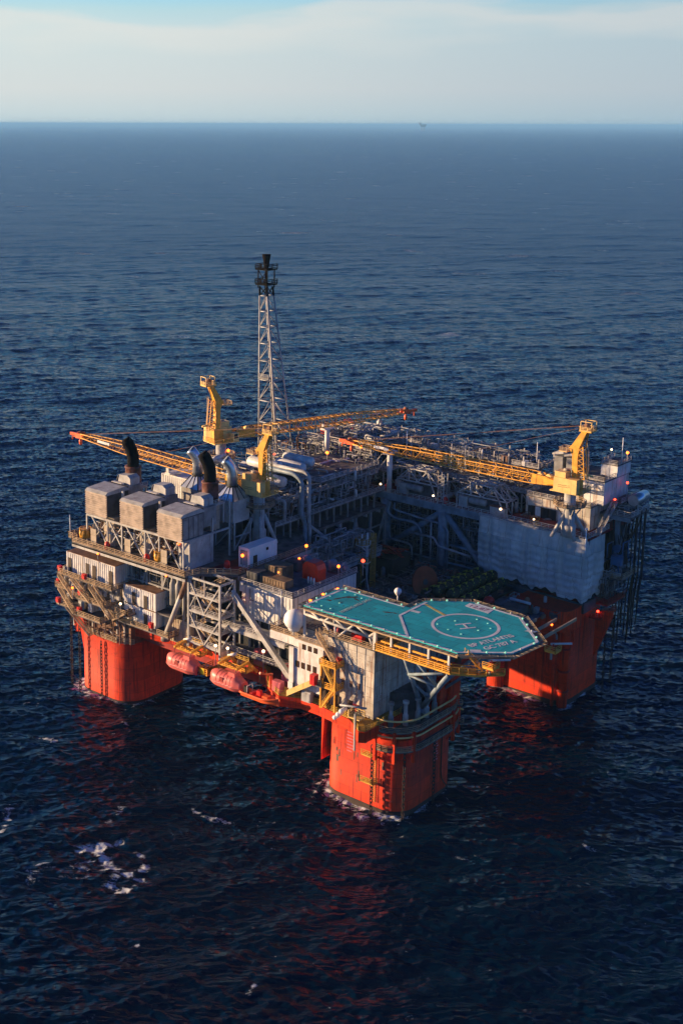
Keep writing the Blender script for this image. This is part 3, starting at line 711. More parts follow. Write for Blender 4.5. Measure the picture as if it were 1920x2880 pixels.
# yellow service walkway under the deck edge
wk = thing('access_walkway', 'bright yellow railed walkway hanging beneath the near edge of the teal helideck', 'walkway', (70, -61, 49))
MB().prism([(58, -62.4), (82, -62.4), (88, -59), (93, -53.5), (91.5, -52), (86.5, -57.3), (81.5, -60.4), (59.8, -60.4), (59.8, -44), (58, -44)], 49.0, 49.3).build('floor', 'yellow', wk)
MB().rail([(58, -44, 49.3), (58, -62.4, 49.3), (82, -62.4, 49.3), (88, -59, 49.3), (93, -53.5, 49.3)], 1.8, .12, 2.4, 3).build('railing', 'yellow', wk)
MB().rail([(59.8, -60.4, 49.3), (81.5, -60.4, 49.3), (86.5, -57.3, 49.3)], 1.8, .12, 2.4, 3).build('railing', 'yellow', wk)
b = MB(); b.beam((59, -61.4, 50.7), (81, -61.4, 50.7), .5, .35); b.beam((59, -61.0, 51.6), (81, -61.0, 51.6), .3, .5); b.build('cable_tray', 'yellow', wk)
b = MB().stair((87.6, -56.5, 50.2), (85.6, -60.6, 55.3), 1.6, (1, -.5, 0)); b.build('stair', 'yellow', wk)
for nm, (x, y), lab in (('fire_monitor', (91, -57.2), 'silver tube fire monitor in front of the near corner of the teal helideck'), ('fire_monitor', (97.5, -36.5), 'white tube fire monitor at the far right corner of the teal helideck')):
    t = thing(nm, lab, 'fire monitor', (x, y, 52.5), 'helideck fire monitors')
    MB().lathe((x, y, 52.3), [(.7, 0), (.5, .6), (.35, 1.6), (.5, 1.9)], 8).build('base', 'red', t)
    MB().tube((x-.5, y-.5, 54), (x+3.8, y+3.2, 54.2), .32, 8).build('barrel', 'pipe_white', t)
    MB().box(x-1.6, x+1.6, y-1.6, y+1.6, 51.9, 52.3).build('platform', 'yellow', t)
    MB().rail([(x-1.6, y-1.6, 52.3), (x+1.6, y-1.6, 52.3), (x+1.6, y+1.6, 52.3)], 1.5, .09).build('railing', 'yellow', t)
    MB().beam((x-1, y+1, 49), (x-1, y+1, 52), .5).build('post', 'grey', t)

# ------------------------------------------------------------------ quarters block at the front corner
q = thing('accommodation_block', 'tall white rust-streaked quarters block under the near edge of the teal helideck', 'quarters', (47, -50, 27.6))
b = MB(); b.box(41.5, 56.6, -60.6, -30, 27.6, 48)
b.box(30, 41.5, -58.8, -32, 27.6, 47.5)
wall = b.build('wall', 'white_dirty', q)
b = MB()
for x in (44.4, 47.4, 50.4, 53.4): b.box(x, x+.16, -60.72, -60.6, 28, 48)
for y in range(-58, -31, 3): b.box(56.6, 56.74, y, y+.16, 28, 48)
for z in (33.8, 39.6, 44.2): b.box(41.5, 56.6, -60.76, -60.6, z, z+.18); b.box(56.6, 56.78, -60.6, -30, z, z+.18)
b.box(56.35, 56.85, -60.85, -60.35, 27.6, 48.2)
b.build('wall_rib', 'white_dirty', q)
b = MB(); b.box(41, 57.2, -61.3, -30, 48, 48.35); b.box(30, 41, -59.6, -32, 47.5, 47.85); b.build('roof', 'plate', q)
MB().rail([(30, -59.4, 47.9), (41, -59.4, 47.9), (41, -61.1, 48.35), (57, -61.1, 48.35), (57, -44, 48.35)], 1.6, .09).build('railing', 'rail_tan', q)
b = MB(); b.box(56.6, 56.72, -50.4, -49, 27.7, 31.4); b.build('door', 'dark_door', q)
b = MB(); b.box(56.6, 56.7, -40.5, -39.1, 29, 31.5); b.build('window', 'dark_door', q)
for x in (45.6, 48.4, 51.2): MB().box(x, x+.9, -60.7, -60.6, 35, 36.8).build('window', 'roof_rust', q)
MB().box(48, 49.6, -60.9, -60.6, 27.7, 31).build('door', 'dark_door', q); MB().box(43.6, 45.2, -60.9, -60.6, 27.7, 31).build('door', 'dark_door', q)
for (x, z) in ((50.2, 28.6), (44.2, 41)): MB().box(x, x+1.4, -61.6, -60.7, z, z+1.8).build('fire_box', 'red', q)
MB().box(41.8, 43.2, -59.9, -58.9, 48.4, 50.6).build('locker', 'pink', q); MB().box(47.5, 51.2, -59.3, -57.6, 48.4, 50.2).build('locker', 'red', q)
# control house, warm lit face with square windows
h = thing('control_house', 'white control house with two rows of square brown windows beside the white radome', 'house', (33.5, -60, 28))
b = MB(); b.box(29.5, 40.0, -62.8, -57, 30.5, 42.3); b.box(31.5, 40.6, -62.9, -57, 42.3, 44.6); b.build('wall', 'white', h)
b = MB(); b.box(28.6, 30.2, -63.4, -62.6, 27.6, 42.3); b.box(28.4, 30.2, -63.6, -58, 29.6, 31.6); b.build('pillar', 'white', h)
b = MB(); b.box(30.8, 41.4, -63.6, -56.5, 44.6, 45.4); b.build('roof', 'white', h)
MB().rail([(30.8, -63.4, 45.4), (41.2, -63.4, 45.4)], 1.5, .09).build('railing', 'rail_tan', h)
for i in range(4): MB().box(30.6+i*2.1, 31.9+i*2.1, -62.9, -62.8, 36.6, 38.5).build('window', 'glass', h)
for i in range(3): MB().box(33.0+i*2.1, 34.3+i*2.1, -63.0, -62.9, 42.6, 44.2).build('window', 'glass', h)
MB().box(39.9, 41.5, -62.6, -60.6, 28, 42).build('shaft', 'dark_door', h)
b = MB(); b.box(20.5, 31.2, -62.4, -60.6, 42.6, 45.0); b.box(29.6, 31.4, -62.6, -56, 42.6, 45.0); b.build('balcony_beam', 'white', h)
MB().prism([(20.5, -62.2), (31, -62.2), (31, -53), (20.5, -53)], 44.95, 45.15).build('balcony_floor', 'grating', h)
MB().rail([(20.5, -62.3, 45), (31, -62.3, 45)], 1.6, .1).rail([(20.5, -62.3, 45), (20.5, -53, 45)], 1.6, .1).build('railing', 'rail_tan', h)
# inclined gangways, stairs
st = thing('quarters_stair', 'yellow zigzag stair tower up the sunlit face of the white quarters block', 'stair', (42.5, -62.5, 28))
def landing(b, x0, x1, y0, y1, z): b.box(x0, x1, y0, y1, z-.2, z)
b = MB(); landing(b, 40.5, 46.5, -64.6, -60.9, 34.2); landing(b, 40.5, 46.5, -64.6, -60.9, 40.8); b.build('landing', 'yellow', st)
b = MB(); b.stair((45.8, -63.6, 34.3), (41.4, -63.6, 40.8), 1.5); b.build('flight', 'rail_yellow', st)
b = MB(); b.stair((41.4, -63.6, 27.8), (45.6, -63.6, 34.2), 1.5); b.build('flight', 'yellow', st)
b = MB(); b.stair((45.4, -63.0, 41), (38.5, -63.0, 49), 1.5); b.build('flight', 'rail_tan', st)
for z in (34.2, 40.8): MB().rail([(40.6, -61, z), (40.6, -64.5, z), (46.4, -64.5, z), (46.4, -61, z)], 1.6, .11, 1.6).build('railing', 'yellow', st)
b = MB()
for x in (41, 46): b.beam((x, -64.3, 27.6), (x, -64.3, 41), .4)
b.build('post', 'yellow', st)
g = thing('gangway', 'pale yellow ramp with solid sides sloping down past the windows of the control house', 'gangway', (33, -65, 30))
MB().extr([(29, 27.6), (39.4, 34.4), (39.4, 36.2), (29, 29.4)], 'y', -64.9, -64.75).build('side_panel', 'yellow_pale', g)
MB().extr([(29, 27.5), (39.4, 34.3), (39.4, 34.6), (29, 27.8)], 'y', -64.75, -63.1).build('floor', 'yellow_walk', g)
MB().box(39.4, 41.6, -65, -62.9, 33.9, 34.3).build('landing', 'grey', g)
MB().rail([(39.4, -64.9, 34.3), (41.6, -64.9, 34.3)], 1.7, .1, 1.2).build('railing', 'rail_tan', g)
for (x, y, z, m, lab) in [(35.5, -63.2, 27.5, 'grey_light', 'pale grey equipment cabinet under the gangway landing'), (24.8, -63.6, 27.5, 'pink', 'pink safety locker behind the orange rescue boat'), (39.2, -65.1, 34.4, 'red', 'red safety locker at the head of the gangway')]:
    t = thing('cabinet', lab, 'cabinet', (x, y, z)); k = 1.6 if m != 'red' else .9
    MB().box(x-k, x+k, y-.9, y+.9, z, z+(3.2 if m != 'red' else 3)).build('body', m, t); MB().box(x-k*.85, x-.06, y-1, y-.9, z+.25, z+2.7).build('door', m, t); MB().box(x+.06, x+k*.85, y-1, y-.9, z+.25, z+2.7).build('door', m, t)
for (x, y, lab) in [(22.5, -56, 'pink double-door locker on the red deck left of the control house'), (8.5, -52.5, 'pink locker standing on the red deck between the two pink lifeboats')]:
    t = thing('locker', lab, 'locker', (x, y, 27.6)); MB().box(x-1.8, x+1.8, y-1.2, y+1.2, 27.6, 32.2).build('body', 'pink', t); MB().box(x+.1, x+1.6, y-1.3, y-1.2, 28, 31.8).build('door', 'pink', t); MB().box(x-1.6, x-.1, y-1.3, y-1.2, 28, 31.8).build('door', 'pink', t)
# radome
def radome(x, y, z, r, lab, hgt):
    t = thing('radome', lab, 'radome', (x, y, z-r-hgt), 'white satellite domes')
    MB().sphere((x, y, z), r, 24, 16).build('dome', 'white_clean', t)
    MB().lathe((x, y, z-r*1.08), [(r*.5, 0), (r*.62, r*.25), (r*.66, r*.42)], 20).build('skirt', 'white_clean', t)
    MB().lathe((x, y, z-r-hgt), [(r*.22, 0), (r*.2, hgt*.97)], 10).build('pedestal', 'white', t)
    return t
radome(28.6, -61.2, 49.9, 3.05, 'big white satellite dome on a post left of the helideck truss', 3.2)
radome(42.0, -28.8, 53.0, 1.1, 'small white satellite dome behind the far edge of the helideck', 2.2)
# white module block with roof equipment
wb = thing('white_module', 'large pale grey-white box module left of the helideck with machinery on its roof', 'module', (10, -38, 41))
b = MB(); b.box(0, 20, -51.6, -20, 41, 51.4); b.build('wall', 'white', wb)
b = MB()
for i in range(1, 14): b.box(i*1.45, i*1.45+.12, -51.7, -51.6, 41.4, 51)
for i in range(16): b.box(20, 20.1, -51+i*2, -50.85+i*2, 41.4, 51)
b.build('wall_seam', 'grey_light', wb)
MB().box(-.4, 20.4, -52, -19.6, 51.4, 51.75).build('roof', 'plate_blue', wb)
MB().box(-.5, 1.0, -52.2, -50.8, 49, 52.2).build('vent_hood', 'white', wb)
MB().rail([(-.2, -20, 51.7), (-.2, -51.8, 51.7), (20.2, -51.8, 51.7), (20.2, -20, 51.7)], 1.6, .09).build('railing', 'rail_grey', wb)
b = MB(); b.pipe([(3.5, -51.9, 50.6), (3.5, -51.9, 47), (5, -51.9, 47)], .12); b.build('drain_pipe', 'grey', wb)
MB().box(-3, 22, -57.5, -51.8, 38.6, 39.0).box(-3, 22, -57.6, -57.3, 37.8, 39).build('lower_balcony', 'grey_light', wb)
MB().rail([(-2.8, -57.4, 39), (22, -57.4, 39)], 1.6, .09).build('railing', 'rail_grey', wb)
MB().box(-2, 24, -51, -20, 27.6, 41).build('undercroft_shade', 'void_shade', wb)  # solid block, shade below the module painted as near-black
b = MB()
for x in range(-1, 24, 4): b.beam((x, -51.3, 27.6), (x, -51.3, 41), .5)
for z in (31, 35.3): b.beam((-1, -51.4, z), (28, -51.4, z), .35)
b.beam((0, -56.6, 31.3), (22, -56.6, 31.3), .5, .3); b.build('frame', 'grey', wb)
MB().prism([(-2, -57), (22, -57), (24, -52), (-2, -50)], 31.0, 31.4).build('walkway', 'plate', wb); MB().rail([(-2, -57, 31.4), (21, -57, 31.4), (25, -53, 31.4)], 1.6, .09).build('railing', 'rail_grey', wb)
# roof equipment on the white module
def simple_tank():
    t = thing('orange_tank', 'bright orange-red domed cover on the roof of the white module', 'tank', (14.6, -34.5, 51.75))
    b = MB(); b.extr([(11.6, 51.8), (11.6, 55.6), (12.2, 57.0), (13.2, 57.7), (16.2, 57.7), (17.2, 57.0), (17.7, 55.6), (17.7, 51.8)], 'y', -36.6, -32.6); b.build('cover', 'red_tank', t)
    b = MB()
    for i in range(7): b.beam((11.9+i*.93, -36.68, 52), (11.9+i*.93, -36.68, 56.6), .14)
    b.build('rib', 'red_tank', t); MB().box(11.2, 18.1, -37, -32.2, 51.6, 52).build('skid', 'grey', t)
    for i in range(3): MB().lathe((15.6+i*1.1, -38.6, 51.75), [(.3, 0), (.3, 1.9), (.1, 2.2)], 8).build('cylinder', 'white', t)
simple_tank()
for (x, y, w_, d_, h_, m, lab) in [(6.2, -41.5, 7, 5.5, 4.6, 'tan_crate', 'tall brown crate on the white module roof'), (9.5, -46.5, 10, 4, 2.4, 'tan_crate', 'long low brown crate at the near roof corner of the white module'), (2.0, -45, 4, 9, 3.0, 'grey_dark', 'dark slatted cooler on the left of the white module roof'), (4, -31, 5, 4, 2.6, 'grey_dark', 'dark machine skid at the back of the white module roof')]:
    t = thing('equipment_crate', lab, 'crate', (x, y, 51.75), 'boxes on the white module roof')
    MB().ribbed(x-w_/2, x+w_/2, y-d_/2, y+d_/2, 52.1, 51.9+h_, 1.1, .12).build('body', m, t); MB().box(x-w_/2-.2, x+w_/2+.2, y-d_/2-.2, y+d_/2+.2, 51.78, 52.1).build('skid', 'grey_dark', t)
def winch(x, y, z, m, lab, s=1., rz=0):
    t = thing('winch', lab, 'winch', (x, y, z), 'deck machines')
    MB().box(x-2.2*s, x+2.2*s, y-1.6*s, y+1.6*s, z, z+.35).build('base_frame', 'grey_dark', t)
    MB().lathe((x, y, z+1.7*s), [(1.3*s, -1.5*s), (1.3*s, -1.3*s), (.8*s, -1.2*s), (.8*s, 1.2*s), (1.3*s, 1.3*s), (1.3*s, 1.5*s)], 14, 'x').build('drum', m, t)
    MB().box(x-2.4*s, x-1.6*s, y-1*s, y+1*s, z+.35, z+2.8*s).build('gearbox', m, t); MB().lathe((x+2.1*s, y, z+1.7*s), [(.6*s, -.5*s), (.6*s, .9*s)], 10, 'x').build('motor', m, t)
winch(8, -27, 51.75, 'grey_blue', 'blue-grey winch at the far left of the white module roof', 1.3)
winch(16.5, -24.5, 51.75, 'grey_blue', 'blue-grey winch at the far right corner of the white module roof', 1.3)
# deck crane arm + lamps come later
# big flat diagonal brace beside the tower
t = thing('diagonal_brace', 'broad pale grey steel brace sloping down right from the lattice stair tower', 'brace', (2, -57, 51))
MB().beam((2.2, -58.2, 50.5), (25.2, -58.2, 29.5), .8, 2.0).build('web', 'grey_light', t); MB().beam((2.2, -58.4, 51.5), (25.9, -58.4, 30.2), 1.4, .22).build('flange', 'grey_light', t)
t = thing('diagonal_brace', 'rusty diagonal brace leaning between the stacked white cabins and the stair tower', 'brace', (-20, -60, 35))
MB().tube((-15.5, -59.5, 51.5), (-24.5, -60.5, 30.4), .8, 10).build('tube', 'grey_light', t); MB().tube((-15.5, -59.5, 51.6), (-18.6, -59.8, 44.2), .84, 10).build('rusty_sleeve', 'pipe_rust', t); MB().lathe((-24.5, -60.5, 28.6), [(1.5, 0), (1.5, 1.8)], 8).build('foot', 'grey', t)

# ------------------------------------------------------------------ lattice stair tower
tw = thing('stair_tower', 'open grey lattice stair tower with five levels between the cabins and white module', 'tower', (-7, -58, 31.6))
X0, X1, Y0, Y1 = -13.8, -.6, -61, -54.5
def tower_posts(b):
    for x in (X0, X1):
        for y in (Y0, Y1): b.beam((x, y, 27.6 if x == X1 or y == Y1 else 30), (x, y, 53), .62)
b = MB(); tower_posts(b); b.build('post', 'grey_light', tw)
b = MB(); Ls = [31.6, 37.0, 41.9, 47.6, 52.7]
for z in Ls:
    b.beam((X0, Y0, z), (X1, Y0, z), .45, .6); b.beam((X0, Y1, z), (X1, Y1, z), .45, .6); b.beam((X0, Y0, z), (X0, Y1, z), .45, .6); b.beam((X1, Y0, z), (X1, Y1, z), .45, .6)
b.build('girt', 'grey_light', tw)
b = MB(); xm = (X0+X1)/2
for z0, z1, m in ((52.4, 42.2, 0), (41.6, 32, 0)):
    b.beam((X0, Y0, z0), (xm, Y0, z1), .38); b.beam((X1, Y0, z0), (xm, Y0, z1), .38)
    b.beam((X1, Y0, z0-5), (X1, Y1, z0), .3); b.beam((X1, Y0, z1), (X1, Y1, z1+5.2), .32); b.beam((X1, Y1, z0), (X1, Y0, z0-5.5), .3)
b.beam((X0, Y0, 42), (X0+3, Y0, 47.4), .28); b.beam((X0+6.8, Y0, 47.4), (X0+6.8, Y0, 52.5), .35)
b.build('brace', 'grey_light', tw)
for i, (z0, z1) in enumerate(((31.6, 37), (37, 41.9), (41.9, 47.6), (47.6, 52.7))):
    a, c = (X0+2.4, X1-2.4) if i % 2 else (X1-2.4, X0+2.4)
    MB().stair((a, -57 if i % 2 else -59, z0), (c, -57 if i % 2 else -59, z1), 1.6).build('flight', 'rail_tan', tw)
for z in Ls[:4]:
    MB().box(X0, X1, Y0+.3, Y0+1.6, z+.32, z+.42).build('landing', 'grating', tw); MB().rail([(X0, Y0+.1, z+.3), (X1, Y0+.1, z+.3), (X1, Y1, z+.3)], 1.5, .09).build('railing', 'rail_grey', tw)
MB().box(X1-.1, X1+.2, Y0, Y1, 27.6, 31.6).build('side_plate', 'white', tw)

# ------------------------------------------------------------------ boats
def lifeboat(x0, lab):
    y, z = -66.4, 24.2
    t = thing('lifeboat', lab, 'lifeboat', (x0, y, z), 'pink lifeboats hung along the deck edge')
    L, W, H = 13.0, 2.55, 4.9
    def hull(prof, nm, m, par):
        b = MB(); N = 18; o = 0; rows = 22
        for i in range(rows+1):
            s = i/rows; x = x0+L*s
            f = max(.03, (1-(1-min(1, s/.30))**2.2)**.62) if s < .30 else (1. if s < .8 else 1-(s-.8)/.2*.30)
            top = 1. if s < .80 else 1-(s-.80)/.20*.45
            for k in range(N):
                a = 2*PI*k/N; cy, cz = math.cos(a), math.sin(a)
                py = W*f*(abs(cy)**.75)*(1 if cy > 0 else -1)
                pz = (H*.56*top*f**.5 if cz > 0 else H*.46*(f**.7))*(abs(cz)**.85)*(1 if cz > 0 else -1)
                b.v.append((x, y+py, z+H*.45+pz+(1-f)*.35))
        for i in range(rows):
            for k in range(N):
                k2 = (k+1) % N; b.f.append((i*N+k, (i+1)*N+k, (i+1)*N+k2, i*N+k2)); b.sm.append(True)
        b.f.append(tuple(range(N))); b.sm.append(False); b.f.append(tuple(rows*N+k for k in range(N))[::-1]); b.sm.append(False)
        return b.build(nm, m, par)
    hb = hull(None, 'hull', 'boat_pink', t)
    P = []
    for i in range(19):
        s = i/18; f = max(.03, (1-(1-min(1, s/.30))**2.2)**.62) if s < .30 else (1. if s < .8 else 1-(s-.8)/.2*.30); P.append((x0+L*s, y-W*f-.06, z+H*.33+(1-f)*.35))
    MB().sweep(P, .2, 5).build('rubbing_strake', 'boat_line', t)
    MB().box(x0+L*.60, x0+L*.8, y-1.3, y+1.3, z+H*.9, z+H*1.2).build('cockpit', 'boat_pink', t)
    for i in range(5): MB().sweep([(x0+L*(.30+.105*i), y+(W+.03)*math.cos(a_)*(abs(math.cos(a_))**-.25 if abs(math.cos(a_)) > .05 else 1), z+H*.45+H*.57*abs(math.sin(a_))**.85) for a_ in [PI*k/10 for k in range(11)]], .05, 4).build('seam', 'boat_line', t)
    MB().box(x0+L*.42, x0+L*.52, y-W*1.0-.02, y-W*.9, z+H*.52, z+H*.8).build('hatch', 'boat_line', t)
    MB().sweep([(x0+L*.2+k*L*.06, y-W-.12, z+H*.46-(k % 2)*.3) for k in range(11)], .05, 4).build('grab_line', 'mark_white', t)
    MB().lathe((x0+L+.1, y, z+1.2), [(.5, -.1), (.6, .7)], 8, 'x').build('propeller_guard', 'boat_line', t)
    d = thing('davit', ('yellow davit frame and boarding platform above ' + lab), 'davit', (x0+7, -62, 29), 'lifeboat davits')
    for xx in (x0+3, x0+L-3):
        MB().beam((xx, -57, 27.4), (xx, -61.5, 31.6), .7, .9).beam((xx, -61.5, 31.6), (xx, -66.6, 31.0), .6, .8).build('arm', 'yellow', d)
        MB().tube((xx, -66.6, 31), (xx, -66.6, 29.2), .1).build('fall_wire', 'black', d)
        MB().beam((xx-.9, -58, 27.6), (xx-.9, -60, 31), .6).build('jib', 'boat_orange', d)
    MB().box(x0+1.2, x0+L-1.5, -63.9, -60.9, 29.1, 29.4).build('platform', 'yellow_walk', d)
    MB().rail([(x0+1.2, -60.9, 29.4), (x0+1.2, -63.9, 29.4), (x0+L-1.5, -63.9, 29.4), (x0+L-1.5, -60.9, 29.4)], 1.7, .13, 1.9).build('railing', 'yellow', d)
    MB().rail([(x0+3, -60.9, 31.6), (x0+L-3, -60.9, 31.6)], 1.3, .12, 1.7, 2).build('railing', 'rail_yellow', d)
    MB().lathe((x0+6, -59.6, 30), [(1.2, -.8), (1.2, -.6), (.7, -.5), (.7, .5), (1.2, .6), (1.2, .8)], 12, 'x').build('winch_drum', 'rail_tan', d)
    MB().tube((x0+2.2, -61.4, 31.5), (x0+5, -60.6, 32.8), .55, 8).build('cylinder', 'white', d)
    return t
lifeboat(-17.6, 'pink enclosed lifeboat nearest the left column')
lifeboat(1.0, 'pink enclosed lifeboat hanging nearer the control house')
# boarding platform between boats
t = thing('boarding_platform', 'small yellow platform with a bright yellow sign between the two pink lifeboats', 'platform', (-3, -64, 26))
MB().prism([(-4.4, -66.5), (-.9, -66.5), (-.9, -57), (-4.4, -57)], 25.2, 25.5).build('floor', 'yellow_walk', t); MB().rail([(-4.4, -60, 25.5), (-4.4, -66.5, 25.5), (-.9, -66.5, 25.5)], 1.9, .12, 1.7).build('railing', 'yellow', t)
MB().box(-3.6, -2, -66.75, -66.6, 25.7, 27.5).build('sign', 'sign_yellow', t)
# rescue boat
def rescue():
    x0, y, z = 14.8, -67.2, 24.2
    t = thing('rescue_boat', 'open orange rescue boat with low flared hull hanging beside the red deck edge', 'rescue boat', (x0, y, z))
    def ring(s):
        hw = 2.0*(1-max(0, (s-.62)/.38)**2.0*.93); hz_ = 1.9
        return hw, z+max(0, s-.6)*2.2
    b = MB(); N = 16
    for i in range(N+1):
        s = i/N; hw, zb = ring(s); x = x0+13.5*s
        b.v += [(x, y-hw, zb+1.9), (x, y-hw*.75, zb+.6), (x, y, zb-.2), (x, y+hw*.75, zb+.6), (x, y+hw, zb+1.9), (x, y+hw*.8, zb+1.8), (x, y, zb+.9), (x, y-hw*.8, zb+1.8)]
    for i in range(N):
        for k in range(8): k2 = (k+1) % 8; b.f.append((i*8+k, i*8+k2, (i+1)*8+k2, (i+1)*8+k)); b.sm.append(False)
    b.f.append(tuple(range(8))[::-1]); b.sm.append(False); b.f.append(tuple(N*8+k for k in range(8))); b.sm.append(False)
    b.build('hull', 'boat_orange', t)
    P = [(x0+13.5*i/N, y-ring(i/N)[0]-.05, ring(i/N)[1]+1.95) for i in range(N+1)]
    MB().sweep(P, .3, 6).build('fender_tube', 'boat_orange', t)
    MB().box(x0+5.2, x0+6.6, y-.6, y+.6, z+1.2, z+3.4).build('console', 'red', t); MB().box(x0+.2, x0+1.4, y-.5, y+.5, z+1, z+3.2).build('engine', 'black', t)
    MB().box(x0+3, x0+4, y-1, y+1, z+1.2, z+2.2).build('seat', 'red', t); MB().box(x0+7.6, x0+9.6, y-.9, y+.9, z+1.2, z+2.5).build('locker', 'boat_orange', t)
    MB().pipe([(x0+2.2, y-1.2, z+1.8), (x0+2.2, y-1.2, z+4), (x0+2.2, y+1.2, z+4), (x0+2.2, y+1.2, z+1.8)], .12).build('roll_bar', 'white', t)
    d = thing('davit', 'orange-red davit post standing over the open orange rescue boat', 'davit', (x0+7, -63, 27.4))
    MB().lathe((x0+7.2, -63.6, 27.4), [(.8, 0), (.55, .5), (.5, 4.2), (.7, 4.6)], 10).build('post', 'boat_orange', d); MB().tube((x0+7.2, -63.6, 31.6), (x0+6, -67.2, 33), .35, 8).build('arm', 'boat_orange', d); MB().tube((x0+6, -67.2, 33), (x0+6, -67.2, 27.6), .07).build('hoist_wire', 'black', d)
rescue()
# small corner mast with white life raft canisters
t = thing('corner_davit', 'yellow corner davit with pale pipe arm at the pointed deck corner below the quarters', 'davit', (55.5, -67, 27.5))
MB().rail([(53.3, -67.5, 30), (53.3, -65, 30), (57, -65, 30)], 1.8, .14, 1.2).box(53.2, 57, -67.6, -65, 29.7, 30).build('cage', 'yellow_pale', t); MB().beam((55.6, -67.6, 20.5), (55.6, -67.6, 31.5), .4).build('post', 'grey_light', t)
MB().tube((49.5, -66.5, 31.8), (57, -64.2, 32.3), .3, 8).build('arm', 'pipe_grey', t)
for i, (x, z) in enumerate(((48.7, 28.2), (49.8, 29.5), (50.9, 30.8))):
    tag(MB().vessel((x, -66.8, z), .62, 2.2, 'y', 12).build('life_raft', 'white_clean', base=(x, -66.8, z)), ('white life raft canister, ' + ('lowest', 'middle', 'highest')[i] + ' of three at the pointed deck corner'), 'life raft', 'white life raft canisters')

# ------------------------------------------------------------------ left module: lower cabin decks
cd = thing('cabin_deck', 'stacked steel decks with tan railings above the left column, carrying white cabins', 'deck', (-58, -58, 28))
def deckpl(b, x0, x1, y0, y1, z): b.box(x0, x1, y0, y1, z-.45, z)
for (x0, x1, y0, y1, z) in [(-70.8, -44.2, -65.2, -48, 41.6), (-71.5, -66, -66, -48, 37.0), (-63, -47, -66.4, -60, 35.6), (-71, -44, -60, -44, 35.6), (-62, -48.5, -66.6, -60, 29.8), (-71, -62, -66, -40, 31), (-44, -21, -62.8, -48, 31.0), (-46, -38, -64.5, -60, 34.2), (-42, -21, -60, -48, 36.8)]:
    MB().box(x0, x1, y0, y1, z-.45, z).build('deck_plate', 'plate', cd)
for P in [[(-70.8, -50, 41.6), (-70.8, -65.2, 41.6), (-44.2, -65.2, 41.6), (-44.2, -50, 41.6)], [(-71.5, -50, 37), (-71.5, -66, 37), (-66, -66, 37)], [(-63, -66.4, 35.6), (-47, -66.4, 35.6), (-47, -60, 35.6)], [(-62, -60, 29.8), (-62, -66.6, 29.8), (-48.5, -66.6, 29.8), (-48.5, -62, 29.8)], [(-71, -45, 31), (-71, -66, 31), (-62, -66, 31)], [(-38, -62.8, 31), (-30, -62.8, 31)], [(-26, -62.8, 31), (-21, -62.8, 31), (-21, -56, 31)], [(-46, -62, 34.2), (-46, -64.5, 34.2), (-38, -64.5, 34.2), (-38, -61, 34.2)], [(-62, -61.5, 22), (-46, -61.5, 22), (-41, -58.5, 22)]]:
    MB().rail(P, 1.7, .11).build('railing', 'rail_tan', cd)
for (a, c, w_) in [((-62.5, -66.0, 41.6), (-53.5, -66.0, 35.6), 1.8), ((-69, -66.2, 41.4), (-61.5, -66.2, 35.0), 1.4), ((-68.5, -66.6, 37), (-61, -66.6, 30), 1.4), ((-65.5, -66.0, 31), (-57.5, -62.8, 22), 1.5), ((-52.5, -66.8, 41.4), (-43.6, -66.0, 32.5), 2.2), ((-44.5, -64.2, 31.4), (-38.6, -64.2, 35), 1.6)]:
    MB().stair(a, c, w_).build('stair', 'rail_tan', cd)
    a_ = Vector(a); c_ = Vector(c); MB().beam(a_+Vector((0, -w_/2-.1, .1)), c_+Vector((0, -w_/2-.1, .1)), .1, .35).build('stringer', 'rail_tan', cd)
b = MB()
for x in (-69.5, -66, -60, -54, -48, -44.5): b.beam((x, -59.5, 21.5), (x, -59.5, 41.4), .5); b.beam((x, -48.5, 27), (x, -48.5, 52), .5)
b.beam((-69, -59.5, 31), (-60, -59.5, 41), .4); b.beam((-48, -59.5, 22), (-60, -59.5, 30), .4)
b.build('frame', 'rail_grey', cd)
MB().box(-70, -44.4, -56.5, -44, 29, 41.2).build('bulkhead', 'beige', cd)
b = MB()
for i in range(12): b.box(-69+i*2.1, -68+i*2.1, -56.9, -56.5, 30, 41)
b.build('wall_panel', 'white_dirty', cd)
MB().box(-64, -42, -59, -46, 21.6, 29.2).build('bulkhead', 'roof_rust', cd)
b = MB(); r_ = random.Random(11)
for i in range(26):
    x = r_.uniform(-62, -43); z = r_.uniform(22.5, 29); b.beam((x, -61, z), (x+r_.uniform(-5, 5), -61+r_.uniform(0, 2), z+r_.choice((0, r_.uniform(-3, 3)))), r_.uniform(.12, .4))
for x in (-60, -56, -52, -48, -45): b.beam((x, -61.2, 21.6), (x, -61.2, 30), .22)
b.build('scaffold', 'pipe_rust', cd)
b = MB(); r_ = random.Random(12)
for i in range(34):
    x = r_.uniform(-72, -46); z = r_.choice((31, 37, 41.6)); h_ = r_.uniform(.8, 2.4); y = r_.uniform(-64, -61)
    b.box(x, x+r_.uniform(.4, 1.6), y, y+.8, z, z+h_)
b.build('deck_fitting', 'grey_light', cd)
def cabin(x0, x1, y0, y1, z0, z1, lab, roofm='roof_rust', doors=(), m='white', name='cabin', grp='white cabins stacked at the left end'):
    t = thing(name, lab, 'cabin', ((x0+x1)/2, (y0+y1)/2, z0), grp)
    MB().ribbed(x0, x1, y0, y1, z0, z1, .95, .13).build('wall', m, t)
    MB().box(x0-.12, x1+.12, y0-.12, y1+.12, z1, z1+.18).build('roof', roofm, t)
    for x in (x0, x1):
        for y in (y0, y1): MB().box(x-.22, x+.22, y-.22, y+.22, z0-.02, z1+.05).build('corner_post', m, t)
    for d in doors:
        w_ = 1.7; MB().box(d, d+w_, y0-.28, y0-.16, z0+.15, z0+(z1-z0)*.72).build('door', 'dark_door', t)
    return t
